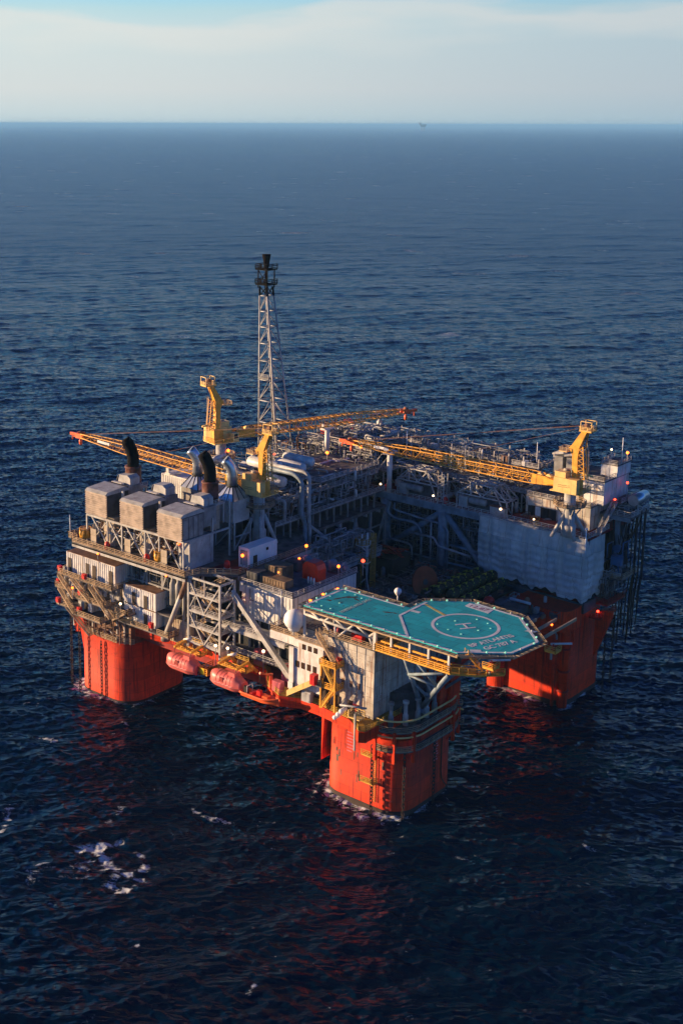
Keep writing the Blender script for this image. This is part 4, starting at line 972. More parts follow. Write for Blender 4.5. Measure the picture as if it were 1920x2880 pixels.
for i in range(3):
    x0 = -69.4+i*7.9
    cabin(x0, x0+7.7, -62.0, -50.5, 41.7, 48.6, ('leftmost', 'middle', 'rightmost')[i]+' white cabin with a rusty roof in the topmost row', doors=((x0+.6,) if i == 0 else (x0+1.5, x0+4.8) if i == 1 else (x0+4.9,)))
MB().box(-46.3, -46.0, -59.5, -53, 42.4, 47).build('opening', 'void_shade', cd)
cabin(-43.2, -36.4, -60.4, -50, 37.0, 43.0, 'blue-white upper cabin on the left of the two-high cabin stack', doors=(-39.6,))
cabin(-36.0, -29.0, -60.4, -50, 37.0, 43.0, 'blue-white upper cabin with rusty roof at the right of the two-high cabin stack', doors=(-34.2,))
cabin(-43.2, -36.4, -60.2, -50, 31.2, 36.6, 'lower left cabin of the two-high stack beside the slanting rusty brace', doors=(-41.5,))
cabin(-36.0, -29.0, -60.4, -50, 31.2, 36.6, 'lower right cabin of the two-high stack behind the yellow ramp', doors=(-34.2,))
cabin(-27.0, -16.0, -58.0, -50, 27.8, 36.0, 'rusty ribbed grey cabin at the foot of the stair tower', m='beige', doors=())
cabin(-62, -57, -62.5, -59.8, 30, 34.8, 'small white cabin between two railed balconies over the left column', doors=(-60.5,))
for (x, y, z, lab) in [(-70.4, -64.5, 41.6, 'at the far left end of the top cabin deck'), (-57.6, -65, 41.8, 'beside the stair head of the top cabin deck'), (-59, -65.6, 36, 'on the middle railed balcony'), (-59.5, -65.8, 30, 'on the lower railed balcony'), (-70.8, -64.8, 37, 'on the second deck at the far left'), (-29.5, -62, 31.3, 'below the stacked white cabins'), (-69.6, -66.2, 31, 'above the left column bracket')]:
    t = thing('fire_hose_reel', 'red fire hose cabinet '+lab, 'hose reel', (x, y, z), 'red hose reels')
    MB().box(x-.8, x+.8, y-.5, y+.5, z+.6, z+2.4).build('cabinet', 'red', t); MB().lathe((x, y-.6, z+1.5), [(.75, -.15), (.75, .15)], 10, 'y').build('reel', 'red', t); MB().beam((x, y, z-.1), (x, y, z+.6), .3).build('stand', 'white', t)

# ------------------------------------------------------------------ left module: upper deck
ud = thing('power_module', 'wide steel upper deck and braced frame of the left module under the louvred intakes', 'module', (-40, -30, 53))
UD = [(-66.5, -62.4), (-14, -62.4), (-12.5, -57), (-3, -50), (-3, -14), (-14, -6), (-14, 44), (-44, 46), (-46, 62), (-80, 62), (-80, 34), (-66.5, 30)]
MB().prism(UD, 52.0, 53.0).build('deck_plate', 'plate', ud)
MB().prism([(-13.5, -51.5), (-3.6, -49.4), (-3.6, -30), (-13.5, -30)], 53.004, 53.05).build('red_floor', 'deck_red', ud)
b = MB(); b.beam((-66.5, -62.2, 51.8), (-14, -62.2, 51.8), .4, 1.3); b.beam((-3.1, -50, 51.8), (-3.1, -14, 51.8), .4, 1.3)
for y in range(-56, 60, 8): b.beam((-66, y, 51.4), (-14, y, 51.4), .4, 1.0)
b.build('edge_girder', 'grey_light', ud)
MB().rail([(-70, -58, 53), (-66.5, -62.4, 53), (-14, -62.4, 53), (-12.5, -57, 53), (-3, -50, 53), (-3, -14, 53)], 1.7, .11).build('railing', 'rail_tan', ud)
b = MB(); b.box(-71, -66.5, -60, -44, 52.6, 53); b.build('side_deck', 'plate', ud)
MB().rail([(-66.5, -60, 53), (-71, -60, 53), (-71, -46, 53)], 1.7, .11).build('railing', 'rail_tan', ud)
# solid core under the deck, near-black for the shade in its void
MB().box(-64, -15.5, -52, 58, 27.6, 51.2).build('core_shade_block', 'void_shade', ud)
b = MB(); r_ = random.Random(5)
for x in range(-44, -14, 7): b.beam((x, -56, 27.6), (x, -56, 52), .8)
for i in range(3): b.beam((-44+i*9, -56.3, 30), (-36+i*9, -56.3, 51), .6)
for z in (36, 44): b.beam((-46, -56.4, z), (-14, -56.4, z), .5)
for y in range(-46, 60, 9): b.beam((-14.6, y, 27.6), (-14.6, y, 52), .9)
for i, y in enumerate(range(-46, 50, 9)): b.beam((-14.5, y, 28 if i % 2 else 51), (-14.5, y+9, 51 if i % 2 else 28), .6)
for z in (33, 39.5, 46): b.beam((-14.3, -50, z), (-14.3, 58, z), .45)
b.build('frame_member', 'grey', ud)
b = MB()
for x in (-24, -21.5): b.lathe((x, -57.4, 40), [(1.2, 0), (1.2, 7), (.7, 8), (.7, 11)], 12)
b.tube((-19, -57.6, 28), (-19, -57.6, 50), .6, 8); b.build('downcomer', 'grey', ud)
pipework(ud, (-45, -15, -56.4, -52.5, 29, 51), 40, 201, ['grey', 'pipe_grey', 'pipe_rust', 'grey_dark'], (.12, .4), 160)
pipework(ud, (-62, -19, -57.6, -50, 53.3, 61.5), 40, 202, ['pipe_grey', 'pipe_rust', 'grey_light', 'beige'], (.12, .35), 120)
# V-braces in front of the intakes
b = MB()
xs = [-62.5, -52.5, -45.6, -34.9, -28.5, -17.9]
zt = 62.4
b.beam((-62.5, -59, zt), (-17.6, -59, zt), .6, .7); b.beam((-17.6, -59, zt), (-17.6, -38, zt), .5, .6); b.beam((-62.5, -50, zt), (-17.6, -50, zt), .5)
for x in xs: b.beam((x, -59, 53), (x, -59, zt), .48)
for x0, x1 in ((-60.5, -53), (-51.9, -45.9), (-44, -36.5), (-34.3, -28.7), (-26.6, -20.2)): b.beam((x0+.2, -59, zt), (x1+1, -59, 53.2), .42); b.beam((x1+.5, -58.4, zt), (x0-.5, -58.4, 53.2), .3)
b.beam((-17.6, -59, 53), (-17.6, -46, zt), .5); b.beam((-17.6, -46, 53), (-17.6, -46, zt+5), .45); b.beam((-17.6, -38, 53), (-17.6, -38, 72), .5)
for x in (-49.2, -32): b.beam((x, -55, 62), (x, -55, 72), .7)
b.build('brace', 'grey_light', ud)

def intake(x0, x1, zb, lab, stack):
    t = thing('air_intake', lab, 'air intake', ((x0+x1)/2, -55, zb), 'louvred turbine air intakes')
    y0, y1, zt_ = -60.2, -49.5, zb+8.6
    b = MB(); b.box(x0+.4, x1-.4, y0+.9, y1, zb, zt_-1.3); b.extr([(y0+.9, zt_-1.3), (y0+2.4, zt_), (y1+.0, zt_+.2), (y1+.0, zt_-1.3)], 'x', x0+.4, x1-.4); b.build('housing', 'grey_dark', t)
    b = MB()
    for i in range(11):
        z = zb+.1+i*.73
        b.add([(x0, y0, z), (x1, y0, z), (x1, y0+.7, z+.5), (x0, y0+.7, z+.5), (x0, y0, z+.08), (x1, y0, z+.08), (x1, y0+.7, z+.58), (x0, y0+.7, z+.58)], [(0,3,2,1),(4,5,6,7),(0,1,5,4),(1,2,6,5),(2,3,7,6),(3,0,4,7)])
    b.build('louvre', 'louver', t)
    b = MB(); b.box(x0+.15, x1-.15, y0+.75, y0+.85, zb, zt_-.5); b.build('back_panel', 'louver', t)
    b = MB(); b.extr([(y0, zt_-.7), (y0+1.1, zt_), (y1-1.8, zt_+.5), (y1, zt_-.6), (y1, zt_-1), (y0+.3, zt_-1.1)], 'x', x0, x1); b.build('roof', 'grey_light', t)
    MB().box(x1-.4, x1-.2, y0+1.3, y1-.4, zb+.2, zt_-1.5).build('side_panel', 'grey' if stack else 'grey_dark', t); MB().box(x0+.1, x0+.3, y0+1.3, y1-.4, zb+.2, zt_-1.5).build('side_panel', 'grey_dark', t)
    b = MB()
    for i in range(1, 4): b.box(x1-.2, x1-.1, y0+1.3+i*2.2, y0+1.5+i*2.2, zb+.2, zt_-1.6)
    b.build('seam', 'grey_dark', t)
    b = MB(); b.box(x0+2.6, x1-.8, y1, y1+6.5, zb+2, zb+8.2); b.build('duct', 'grey', t)
    # hooded vent behind
    b = MB(); b.extr([(x0+2.5, zb+8.4), (x0+2.9, zb+11.2), (x0+7.0, zb+11.5), (x0+8.4, zb+10.6), (x0+8.4, zb+8.0)], 'y', y1+2, y1+6.4); b.build('vent_hood', 'grey_light', t)
    MB().extr([(x0+1.9, zb+9.1), (x0+2.7, zb+11.1), (x0+2.9, zb+11.1), (x0+2.2, zb+9.1)], 'y', y1+1.8, y1+6.4).build('vent_flap', 'plate', t)
    MB().box(x0+1.2, x0+6, y1+.2, y1+1.6, zb+8.4, zb+8.9).build('roof_rail', 'white', t)
    # enclosure beneath
    e_ = thing('generator_enclosure', 'tall beige machinery enclosure under the '+lab, 'enclosure', (x1-3, -52, 53), 'beige enclosures under the intakes')
    MB().box(x1-4.4, x1+.6, -57, -46, 53, zb-.3).build('wall', 'beige' if not stack else 'grey_light', e_); MB().box(x1-3, x1-2, -57.12, -57, 54.5, 58).build('door', 'white_dirty', e_); MB().box(x0+.5, x1-4.6, -54.5, -44, 53, zb-.4).build('bay_shade_block', 'void_shade', e_)  # last box: near-black filler, shade of the bay in its colour
    return t
intake(-62.0, -52.0, 63.2, 'leftmost of the three beige louvred air intakes', False)
intake(-45.4, -35.0, 62.9, 'middle one of the three beige louvred air intakes', False)
intake(-28.4, -17.8, 62.6, 'rightmost of the three beige louvred air intakes', True)
# stacks
def black_stack(x, y, z, lab):
    t = thing('exhaust_stack', lab, 'exhaust stack', (x, y, z-6), 'black curved exhaust stacks')
    MB().lathe((x, y, z), [(2.7, 0), (2.7, 1.6), (2.9, 1.7), (2.9, 2.0), (2.7, 2.1), (2.7, 6.4), (2.9, 6.5), (2.9, 6.9), (2.2, 7.0)], 22).build('sleeve', 'stack_rust', t)
    P = [(x, y, z+6), (x, y, z+9.0)]
    for i in range(1, 8):
        a = R(i*5.2); P.append((x-(1-math.cos(a))*14*.8, y-(1-math.cos(a))*14*.6, z+9+math.sin(a)*12))
    MB().sweep(P, [2.0]*7+[1.9, 1.65], 20).build('pipe_tip', 'stack_black', t)
    b = MB(); b.box(x-3.4, x+3.4, y-3.4, y+3.4, z-.5, z-.05)
    for sx in (-3, 3):
        for sy in (-3, 3): b.beam((x+sx, y+sy, z-7), (x+sx, y+sy, z-.5), .4)
    b.build('support_frame', 'grey_light', t); MB().box(x-2.2, x+2.2, y-2.2, y+2.2, z-9, z-.5).build('riser_duct', 'beige', t)
    MB().rail([(x-3.4, y-3.4, z), (x+3.4, y-3.4, z), (x+3.4, y+3.4, z)], 1.5, .09).build('railing', 'rail_grey', t)
black_stack(-57.8, -42, 69.6, 'black curved exhaust stack behind the leftmost louvred intake')
black_stack(-24.0, -40.2, 70.2, 'black curved exhaust stack behind the rightmost louvred intake')
def silver_stack(x, y, z, lab, m2, wht):
    t = thing('silver_stack', lab, 'exhaust stack', (x, y, z-8), 'silver curved exhaust stacks')
    h_ = 3.9
    MB().box(x-4, x+4, y-4, y+4, z-7.5, z).build('plenum', m2, t)
    b = MB(); b.add([(x-4.2, y-4.2, z), (x+4.2, y-4.2, z), (x+4.2, y+4.2, z), (x-4.2, y+4.2, z), (x-1.6, y-1.6, z+h_), (x+1.6, y-1.6, z+h_), (x+1.6, y+1.6, z+h_), (x-1.6, y+1.6, z+h_)], [(0,1,5,4),(1,2,6,5),(2,3,7,6),(3,0,4,7),(4,5,6,7),(0,3,2,1)])
    b.build('pyramid_hood', 'stack_silver', t)
    b = MB()
    for k in range(-3, 4, 2):
        b.beam((x+k*1.35, y-4.25, z), (x+k*.5, y-1.7, z+h_), .18); b.beam((x+4.25, y+k*1.35, z), (x+1.7, y+k*.5, z+h_), .18)
    b.build('hood_rib', 'grey_dark', t)
    MB().lathe((x, y, z+h_-.2), [(2.05, 0), (2.05, .5)], 20).build('collar', 'black', t)
    P = [(x, y, z+h_), (x, y, z+h_+3.6)]
    for i in range(1, 8):
        a = R(i*6.4); P.append((x-(1-math.cos(a))*9*.8, y-(1-math.cos(a))*9*.6, z+h_+3.6+math.sin(a)*7.4))
    MB().sweep(P, [1.75]*9, 20).build('curved_pipe', 'stack_silver', t)
silver_stack(-43, -26, 69.0, 'silver curved stack on a pyramid hood left of the near yellow crane boom root', 'grey', 0)
silver_stack(-24, -29.5, 69.5, 'silver curved stack on a pyramid hood nearest the yellow crane cab', 'grey_light', 1)
b = MB()
for x in (-28, -19.6):
    for y in (-33.4, -25.5): b.beam((x, y, 53), (x, y, 62.5), .55)
b.beam((-28, -33.4, 53), (-19.6, -33.4, 61.5), .4); b.beam((-19.6, -33.4, 53), (-19.6, -25.5, 61.5), .4); b.beam((-19.6, -33.4, 57.5), (-19.6, -25.5, 57.5), .35)
b.build('stack_frame', 'grey_light', ud)
# long white clad building behind the stacks
cabin(-66, -40, -20, -8, 58, 68, 'long white clad building behind the exhaust stacks at the far left', 'white', doors=(-62, -54), grp=None, name='clad_building')
MB().box(-66, -28, -46, -20, 53, 60).build('machinery_hall', 'grey_dark', ud)
MB().box(-50, -30, -44, -36, 60, 67).build('machinery_hall', 'grey', ud)
# white box cabin with blue-white roof on the deck corner
t = cabin(-7.8, -3.8, -44, -31, 53.1, 59.6, 'clean white box cabin on the upper deck corner beside the stair tower', 'white_clean', m='white_clean', name='instrument_cabin', grp=None)
MB().box(-7.2, -4.4, -44.3, -44.15, 54, 58.8).build('open_door', 'grey_blue', t); MB().box(-3.7, -3.55, -42.2, -40.4, 53.4, 57).build('side_door', 'dark_door', t); MB().box(-3.66, -3.55, -36, -35, 57.4, 58.3).build('window', 'glass_dark', t)

# ------------------------------------------------------------------ left module: process area behind the crane
pm = thing('process_module', 'dense grey process pipework and white vessels behind the near yellow crane', 'module', (-30, 10, 53))
for (x0, x1, y0, y1, z) in [(-46, -15, -18, 44, 58.5), (-46, -18, -10, 44, 64.5), (-66, -30, 0, 58, 62), (-44, -18, 10, 44, 67.5)]:
    MB().box(x0, x1, y0, y1, z-.35, z).build('deck_plate', 'plate', pm)
for P in [[(-15, -18, 58.5), (-15, 44, 58.5)], [(-18, -10, 64.5), (-18, 44, 64.5)], [(-46, -10, 64.5), (-18, -10, 64.5)], [(-18, 10, 67.5), (-18, 44, 67.5)], [(-44, 10, 67.5), (-18, 10, 67.5)]]:
    MB().rail(P, 1.6, .1).build('railing', 'rail_grey', pm)
b = MB()
for y in range(-18, 46, 8):
    for x in (-15.2, -18.2, -30, -46): b.beam((x, y, 53), (x, y, 64.5 if x < -16 else 58.5), .5)
for y in range(10, 46, 8): b.beam((-18.2, y, 64.5), (-18.2, y, 69.5), .4); b.beam((-18.2, y, 64.5), (-18.2, y+8, 69), .3)
for y in range(-10, 40, 10): b.beam((-18, y, 64.2), (-46, y, 64.2), .4); b.beam((-15.3, y, 58.3), (-18, y+6, 64), .3)
b.build('frame_member', 'grey', pm)
MB().box(-44, -20, -14, 42, 53.1, 58).box(-44, -24, -6, 42, 58.6, 64).build('bay_shade_block', 'void_shade', pm)  # added near-black blocks stand in for shade between the decks
pipework(pm, (-44, -14.6, -16, 44, 58.7, 68.5), 62, 21, GM, (.16, .5), 150)
pipework(pm, (-64, -44, -6, 50, 62, 71), 26, 22, GM, (.16, .55), 50)
fittings(pm, (-44, -17, -10, 42), 40, 23, GM, (58.5, 58.5, 64.5), .8, 2.2)
fittings(pm, (-64, -44, 0, 52), 20, 24, GM, (62,), .8, 3)
for (c, r_, L, a, m_) in [((-37, 2, 72.2), 2.1, 13, 'x', 'pipe_white'), ((-31, 9, 71.6), 1.9, 11, 'x', 'pipe_white'), ((-28, -4, 69.5), 1.9, 9, 'x', 'white'), ((-50, 12, 66), 2.2, 12, 'x', 'pipe_white'), ((-33, 16, 72.2), 1.7, 12, 'x', 'pipe_white'), ((-46, -3, 67.5), 2.0, 10, 'x', 'grey_light')]:
    o = MB().vessel(c, r_, L, a, 18).build('vessel', m_, pm)
    b = MB()
    for k in (-.3, .3): b.box(c[0]+k*L-.4, c[0]+k*L+.4, c[1]-r_*.8, c[1]+r_*.8, c[2]-r_-1.2, c[2]-r_*.6)
    b.build('saddle', 'grey', o)
for P, r_, m_ in [([(-30, -6, 74), (-17, -6, 74), (-13.6, -6, 72), (-13.6, -6, 60), (-13.6, -4, 57), (-13.6, -4, 47), (-13.6, 20, 47), (-20, 42, 45), (-36, 44.5, 46)], .75, 'grey_blue'),
                ([(-30, -3.6, 74.6), (-14, -3.6, 74.6), (-12.4, -3.6, 73), (-12.4, -3.6, 60), (-13.2, -2, 55), (-13.2, -2, 50)], .7, 'pipe_grey'),
                ([(-62, -4, 66), (-62, -4, 72), (-50, -4, 72), (-50, -4, 67), (-36, -4, 67)], .75, 'pipe_white'), ([(-58, -7, 66), (-54, -6, 73), (-54, 0, 73)], .8, 'pipe_white'),
                ([(-46, 6, 70.5), (-46, 6, 74.5), (-40, 6, 74.5), (-40, 6, 71)], .7, 'pipe_white'), ([(-48, -6, 69), (-24, -6, 69)], .5, 'pipe_white'), ([(-48, -8, 67.8), (-26, -8, 67.8)], .45, 'pipe_grey'),
                ([(-28, -12, 60), (-22, -12, 66), (-16, -12, 66), (-16, -12, 59)], .5, 'pipe_grey')]:
    MB().pipe(P, r_, 12).build('large_pipe', m_, pm)
# slanted bracing in the dark corner and lower manifold deck towards the well
lm = thing('manifold_deck', 'lower pipe manifold deck with railing between the left module and the well deck', 'deck', (-9, -5, 44))
MB().box(-14, 0, -19, 22, 43.4, 44).build('deck_plate', 'plate_blue', lm); MB().rail([(0, -19, 44), (0, 22, 44), (-13, 22, 44)], 1.7, .11).build('railing', 'rail_grey', lm)
MB().box(-13.5, -.8, -18, 20, 33, 43.2).build('bay_shade_block', 'void_shade', lm)  # near-black filler paints the shade under the manifold deck
MB().box(-.9, -.5, -19, 22, 42, 43.4).build('edge_girder', 'grey_blue', lm)
pipework(lm, (-13, -1, -18, 21, 44.2, 52), 60, 31, ['grey', 'pipe_grey', 'grey_light', 'grey'], (.15, .4), 70)
fittings(lm, (-13, -2.5, -18, 19), 20, 32, DM+['grey_light'], (44,), .7, 2.2)
MB().stair((0.8, -15, 44), (5, -15, 51.9-12), 1.6).build('stair', 'rail_grey', lm)
b = MB(); b.beam((-14, -14, 52), (-6, -6, 45), 1.1); b.beam((-14, -18, 52), (-11, -14, 44), .8); b.beam((-14, -2, 56), (-13, 10, 47), .9); b.build('brace', 'grey_light', lm)

# ------------------------------------------------------------------ right module
rm = thing('production_module', 'long grey production module on tubular columns with railed deck, right of the well', 'module', (10, 58, 36))
YF = 46.
MB().prism([(-45, YF-.4), (57, YF-.4), (66, YF-1.5), (66, 78), (-45, 78)], 56.2, 57.0).build('deck_plate', 'deck_red', rm)
MB().box(-45, 66, YF-.6, YF-.1, 54.6, 57.1).build('face_girder', 'grey_blue', rm)
MB().rail([(-45, YF-.3, 57), (56, YF-.3, 57), (65.6, YF-1.2, 57), (65.6, 60, 57)], 1.7, .11).build('railing', 'rail_grey', rm)
MB().box(-44, 65, 62, 77, 33.5, 56).build('back_shade_block', 'void_shade', rm); MB().box(-44, 65, 52, 76, 45.2, 45.6).build('mid_deck', 'plate_blue', rm)  # first box fills the void, its shade painted near-black
MB().box(-44, 65, 47, 76, 33.2, 34.2).build('lower_deck', 'plate_blue', rm)
for x, r_ in ((-42, 1.6), (-29, 1.7), (-16, 2.0), (9, 1.9), (33, 1.9), (57, 1.9)): MB().tube((x, YF+.6, 33), (x, YF+.6, 54.8), r_, 14).build('column', 'grey_blue', rm)
for a, c, r_ in (((-29.5, YF+.6, 54), (-41, YF+.6, 47.5), 1.0), ((-28.5, YF+.6, 54), (-19, YF+.6, 44), 1.05), ((8.3, YF+.6, 54.2), (-14, YF+.6, 37.6), 1.15), ((9.7, YF+.6, 54.2), (27, YF+.6, 36.5), 1.15)):
    MB().tube(a, c, r_, 12).build('diagonal', 'grey_blue', rm)
b = MB(); b.tube((-16, YF, 36.2), (26, YF, 36.2), .38, 8); b.tube((10, YF, 43), (28, YF, 42.6), .5, 6); b.build('chord', 'grey_blue', rm)
for P, r_ in [([(-41, YF-1.5, 46), (-39.5, YF-1.5, 52.6), (-37, YF-1.5, 52.9), (-20, YF-1, 51), (-18, YF-1, 47.5), (-27, YF-1, 47)], .55), ([(-42.5, YF-1.5, 42), (-42.5, YF-1.5, 51), (-40, YF-1.5, 52.6)], .75), ([(-13, YF-1, 54), (-14.3, YF-1, 50), (-11, YF-1, 48.2), (-2, YF-1, 48.6), (1, YF-1, 46), (1, YF-1, 34)], .5),
             ([(-11, YF-.8, 54), (-11.5, YF-.8, 51.5), (0, YF-.8, 50.5), (9, YF-.8, 50.2), (12, YF-.8, 48.5), (12, YF-.8, 34)], .42), ([(-4, YF-1.4, 44.6), (7, YF-1.4, 44.6), (8, YF-1.4, 42), (22, YF-1.4, 41)], .4), ([(-13, YF-.8, 42.5), (-13, YF-.8, 40), (-3, YF-.8, 39.8), (-3, YF-.8, 34)], .35), ([(-34, YF-1, 50), (-34, YF-1, 44)], .35), ([(-31, YF-1, 50), (-31, YF-1, 44)], .35), ([(5, YF-.9, 50.4), (5, YF-.9, 36)], .35), ([(-40, YF-1, 47), (-22, YF-1, 46.3)], .3)]:
    MB().pipe(P, r_, 10, 2.2).build('process_pipe', 'grey_blue' if r_ > .4 else 'pipe_grey', rm)
pipework(rm, (-43, 28, YF+1.5, 58, 34.5, 54), 55, 41, ['grey', 'grey_blue', 'pipe_grey'], (.12, .32), 260)
b = MB()
for x in range(-44, 64, 5): b.beam((x, 52, 34), (x, 52, 56), .35)
for z in (39, 50.5): b.beam((-44, 52, z), (64, 52, z), .35)
for x in range(-44, 60, 10): b.beam((x, 52, 34), (x+5, 52, 45), .25); b.beam((x+5, 52, 45), (x+10, 52, 34), .25)
b.build('frame_member', 'grey_dark', rm)
# hanging blue stair platforms
sp = thing('hanging_platform', 'blue-grey multi-level stair platform hanging in the shaded corner of the well', 'platform', (-30, 43, 40))
for z, x0, x1 in ((47.0, -41, -20.5), (43.4, -37, -21), (38.8, -34, -20)):
    MB().box(x0, x1, 40.5, 45, z-.7, z).build('floor', 'grey_blue', sp); MB().rail([(x0, 45, z), (x0, 40.5, z), (x1, 40.5, z), (x1, 45, z)], 1.7, .1).build('railing', 'grey_blue', sp)
MB().stair((-39, 41.6, 46.5), (-31, 41.6, 38.8), 1.6).build('stair', 'grey_blue', sp)
b = MB()
for x in (-20.8, -29, -36): b.beam((x, 40.7, 38), (x, 40.7, 47), .35)
b.beam((-21, 40.5, 38.4), (-29, 40.5, 43), .25); b.beam((-41, 41, 46), (-33, 41, 38.5), .35); b.build('frame', 'grey_blue', sp)
# top side of the right module
tp = thing('topside_process_deck', 'crowded upper process deck of pipes, frames and vessels along the right module', 'deck', (5, 64, 57))
for (x0, x1, y0, y1, z) in [(-44, -18, 50, 77, 63.5), (-16, 38, 57, 78, 64), (-44, 34, 68, 80, 70.5)]:
    MB().box(x0, x1, y0, y1, z-.3, z).build('deck_plate', 'plate', tp); MB().rail([(x0, y1, z), (x0, y0, z), (x1, y0, z), (x1, y1, z)], 1.6, .1).build('railing', 'rail_grey', tp)
b = MB()
for x in range(-44, 36, 6):
    for y, zt_ in ((50.2 if x < -17 else 57.2, 63.5), (68, 74), (79, 74)): b.beam((x, y, 57), (x, y, zt_), .4)
    b.beam((x, 68, 70.4), (x+6, 68, 64), .22); b.beam((x, 57.3, 63.6), (x+6, 57.3, 57.4), .22)
b.build('frame_member', 'rail_grey', tp)
MB().box(-43, 36, 62, 76, 57.1, 63).build('bay_shade_block', 'void_shade', tp); MB().box(-42, 30, 70, 78, 64.2, 69.5).build('bay_shade_block', 'void_shade', tp)  # near-black fillers, shade among the pipes put into the colour
pipework(tp, (-44, 36, 52, 76, 57.5, 66), 44, 51, GM, (.14, .4), 220)
pipework(tp, (-44, 34, 66, 80, 64, 74), 44, 52, GM+['pipe_rust', 'rail_tan'], (.14, .45), 240)
fittings(tp, (-43, 34, 52, 60), 26, 53, GM, (57, 57, 63.8), .8, 2.6)
fittings(tp, (-42, 34, 66, 79), 46, 54, GM+['pipe_rust', 'beige'], (64.2, 70.5, 70.5), .8, 2.8)
far = thing('far_process_deck', 'jumble of grey pipes and frames at the far back corner beside the flare tower', 'deck', (-40, 58, 57))
for (x0, x1, y0, y1, z) in [(-64, -24, 48, 78, 63), (-60, -26, 52, 80, 69.5)]:
    MB().box(x0, x1, y0, y1, z-.3, z).build('deck_plate', 'plate', far); MB().rail([(x0, y0, z), (x1, y0, z), (x1, y1, z)], 1.6, .1).build('railing', 'rail_grey', far)
MB().box(-62, -28, 54, 78, 57, 69).build('bay_shade_block', 'void_shade', far)  # near-black filler for the shaded depth behind the pipes
b = MB()
for x in range(-62, -24, 5):
    b.beam((x, 51.8, 57), (x, 51.8, 72), .35); b.beam((x, 51.8, 63), (x+5, 51.8, 69.4), .25); b.beam((x, 46.2, 57), (x, 46.2, 63), .35)
for z in (70.5, 72): b.beam((-62, 51.8, z), (-27, 51.8, z), .3)
b.build('frame_member', 'rail_grey', far)
pipework(far, (-62, -25, 49, 57, 57.5, 71), 50, 61, GM, (.14, .45), 160); pipework(far, (-60, -26, 56, 78, 69.5, 74), 30, 63, GM, (.14, .45), 60)
fittings(far, (-60, -26, 52, 78), 36, 62, GM+['red'], (63, 69.5, 69.5), .8, 2.6)
# white skeletal hoods
def hood(x0, x1, y0, y1, z0, z1, lab):
    t = thing('frame_shelter', lab, 'frame', ((x0+x1)/2, (y0+y1)/2, 57), 'white skeletal frames on the right module')
    b = MB(); zs = z0+(z1-z0)*.55; a0, a1 = x0+(x1-x0)*.28, x0+(x1-x0)*.72
    for y in (y0, (y0+y1)/2, y1):
        for p, q_ in (((x0, z0), (x0, zs)), ((x1, z0), (x1, zs)), ((x0, zs), (a0, z1)), ((a1, z1), (x1, zs)), ((a0, z1), (a1, z1)), ((x0, zs), (a0, zs)), ((a0, zs), (a1, zs)), ((a1, zs), (x1, zs)), ((a0, zs), (a0, z1)), ((a0, z1), ((a0+a1)/2, zs)), ((a1, z1), ((a0+a1)/2, zs)), ((a1, z1), (x1-.5, z0+.5))): b.beam((p[0], y, p[1]), (q_[0], y, q_[1]), .4)
    for p in ((x0, zs), (a0, z1), (a1, z1), (x1, zs), ((a0+a1)/2, z1)): b.beam((p[0], y0, p[1]), (p[0], y1, p[1]), .4)
    b.beam((a0, y0, z1), (a1, (y0+y1)/2, z1), .25); b.beam((a1, (y0+y1)/2, z1), (a0, y1, z1), .25)
    b.build('frame', 'grey_light', t)
    MB().box(x0+1.5, x1-3, y0+1.5, y1-1, 57.05, zs-1).build('machine', 'grey_dark', t); MB().vessel(((x0+x1)/2-2, y0+1, 60), 1.2, 6, 'x').build('vessel', 'grey', t)
    MB().box(x0+.4, x0+4, y0+.3, y0+2.4, 57.05, 61).build('cabinet', 'grey_light', t)
hood(-12, 5.5, 48, 55.5, 57, 67.2, 'white skeletal hipped frame left of centre on the right module deck')
hood(13.5, 33.5, 48, 55.5, 57, 66.5, 'white skeletal hipped frame nearer the white building on the right module deck')
b = MB(); t = thing('scaffold_tower', 'small white scaffold tower beside the left skeletal frame', 'scaffold', (7.5, 47.5, 57))
for x in (6.3, 8.7):
    for y in (46.6, 49): b.beam((x, y, 57), (x, y, 68), .2)
for k in range(7): b.beam((6.3, 46.6, 58+k*1.5), (8.7, 46.6, 59.2+k*1.5), .14); b.beam((6.3, 46.6, 58+k*1.5), (8.7, 46.6, 58+k*1.5), .14); b.beam((8.7, 46.6, 58+k*1.5), (8.7, 49, 58+k*1.5), .14)
b.build('lattice', 'grey_light', t)
# white buildings under the right crane
def block(nm, x0, x1, y0, y1, z0, z1, lab, m='white', doors=(), cat='building'):
    t = thing(nm, lab, cat, ((x0+x1)/2, (y0+y1)/2, z0)); MB().box(x0, x1, y0, y1, z0, z1).build('wall', m, t); MB().box(x0-.3, x1+.3, y0-.3, y1+.3, z1, z1+.3).build('roof', 'plate', t)
    MB().rail([(x0, y1, z1+.3), (x0, y0, z1+.3), (x1, y0, z1+.3), (x1, y1, z1+.3)], 1.5, .09).build('railing', 'rail_grey', t)
    b = MB()
    for i in range(1, int((x1-x0)/3)): b.box(x0+i*3, x0+i*3+.14, y0-.1, y0, z0, z1)
    for i in range(1, int((y1-y0)/3)): b.box(x1, x1+.1, y0+i*3, y0+i*3+.14, z0, z1)
    b.build('wall_rib', m, t)
    for d in doors: MB().box(d, d+1.6, y0-.12, y0, z0+.2, z0+(z1-z0)*.6).build('door', 'dark_door', t)
    return t
bb = block('switchgear_building', 38, 62, 53, 76, 57, 64.8, 'low white building on the right module behind the crane pedestal', 'white_dirty', (40, 43.2, 46.4))
for i in range(6): MB().box(39+i*2.9, 40.9+i*2.9, 52.7, 52.98, 57.3, 61.5).build('panel', 'white' if i % 3 == 1 else 'void_shade', bb)
b2 = block('plant_building', 50, 64, 58, 76, 65.1, 73, 'upper white building stepped back behind the right crane', 'white', (55,))
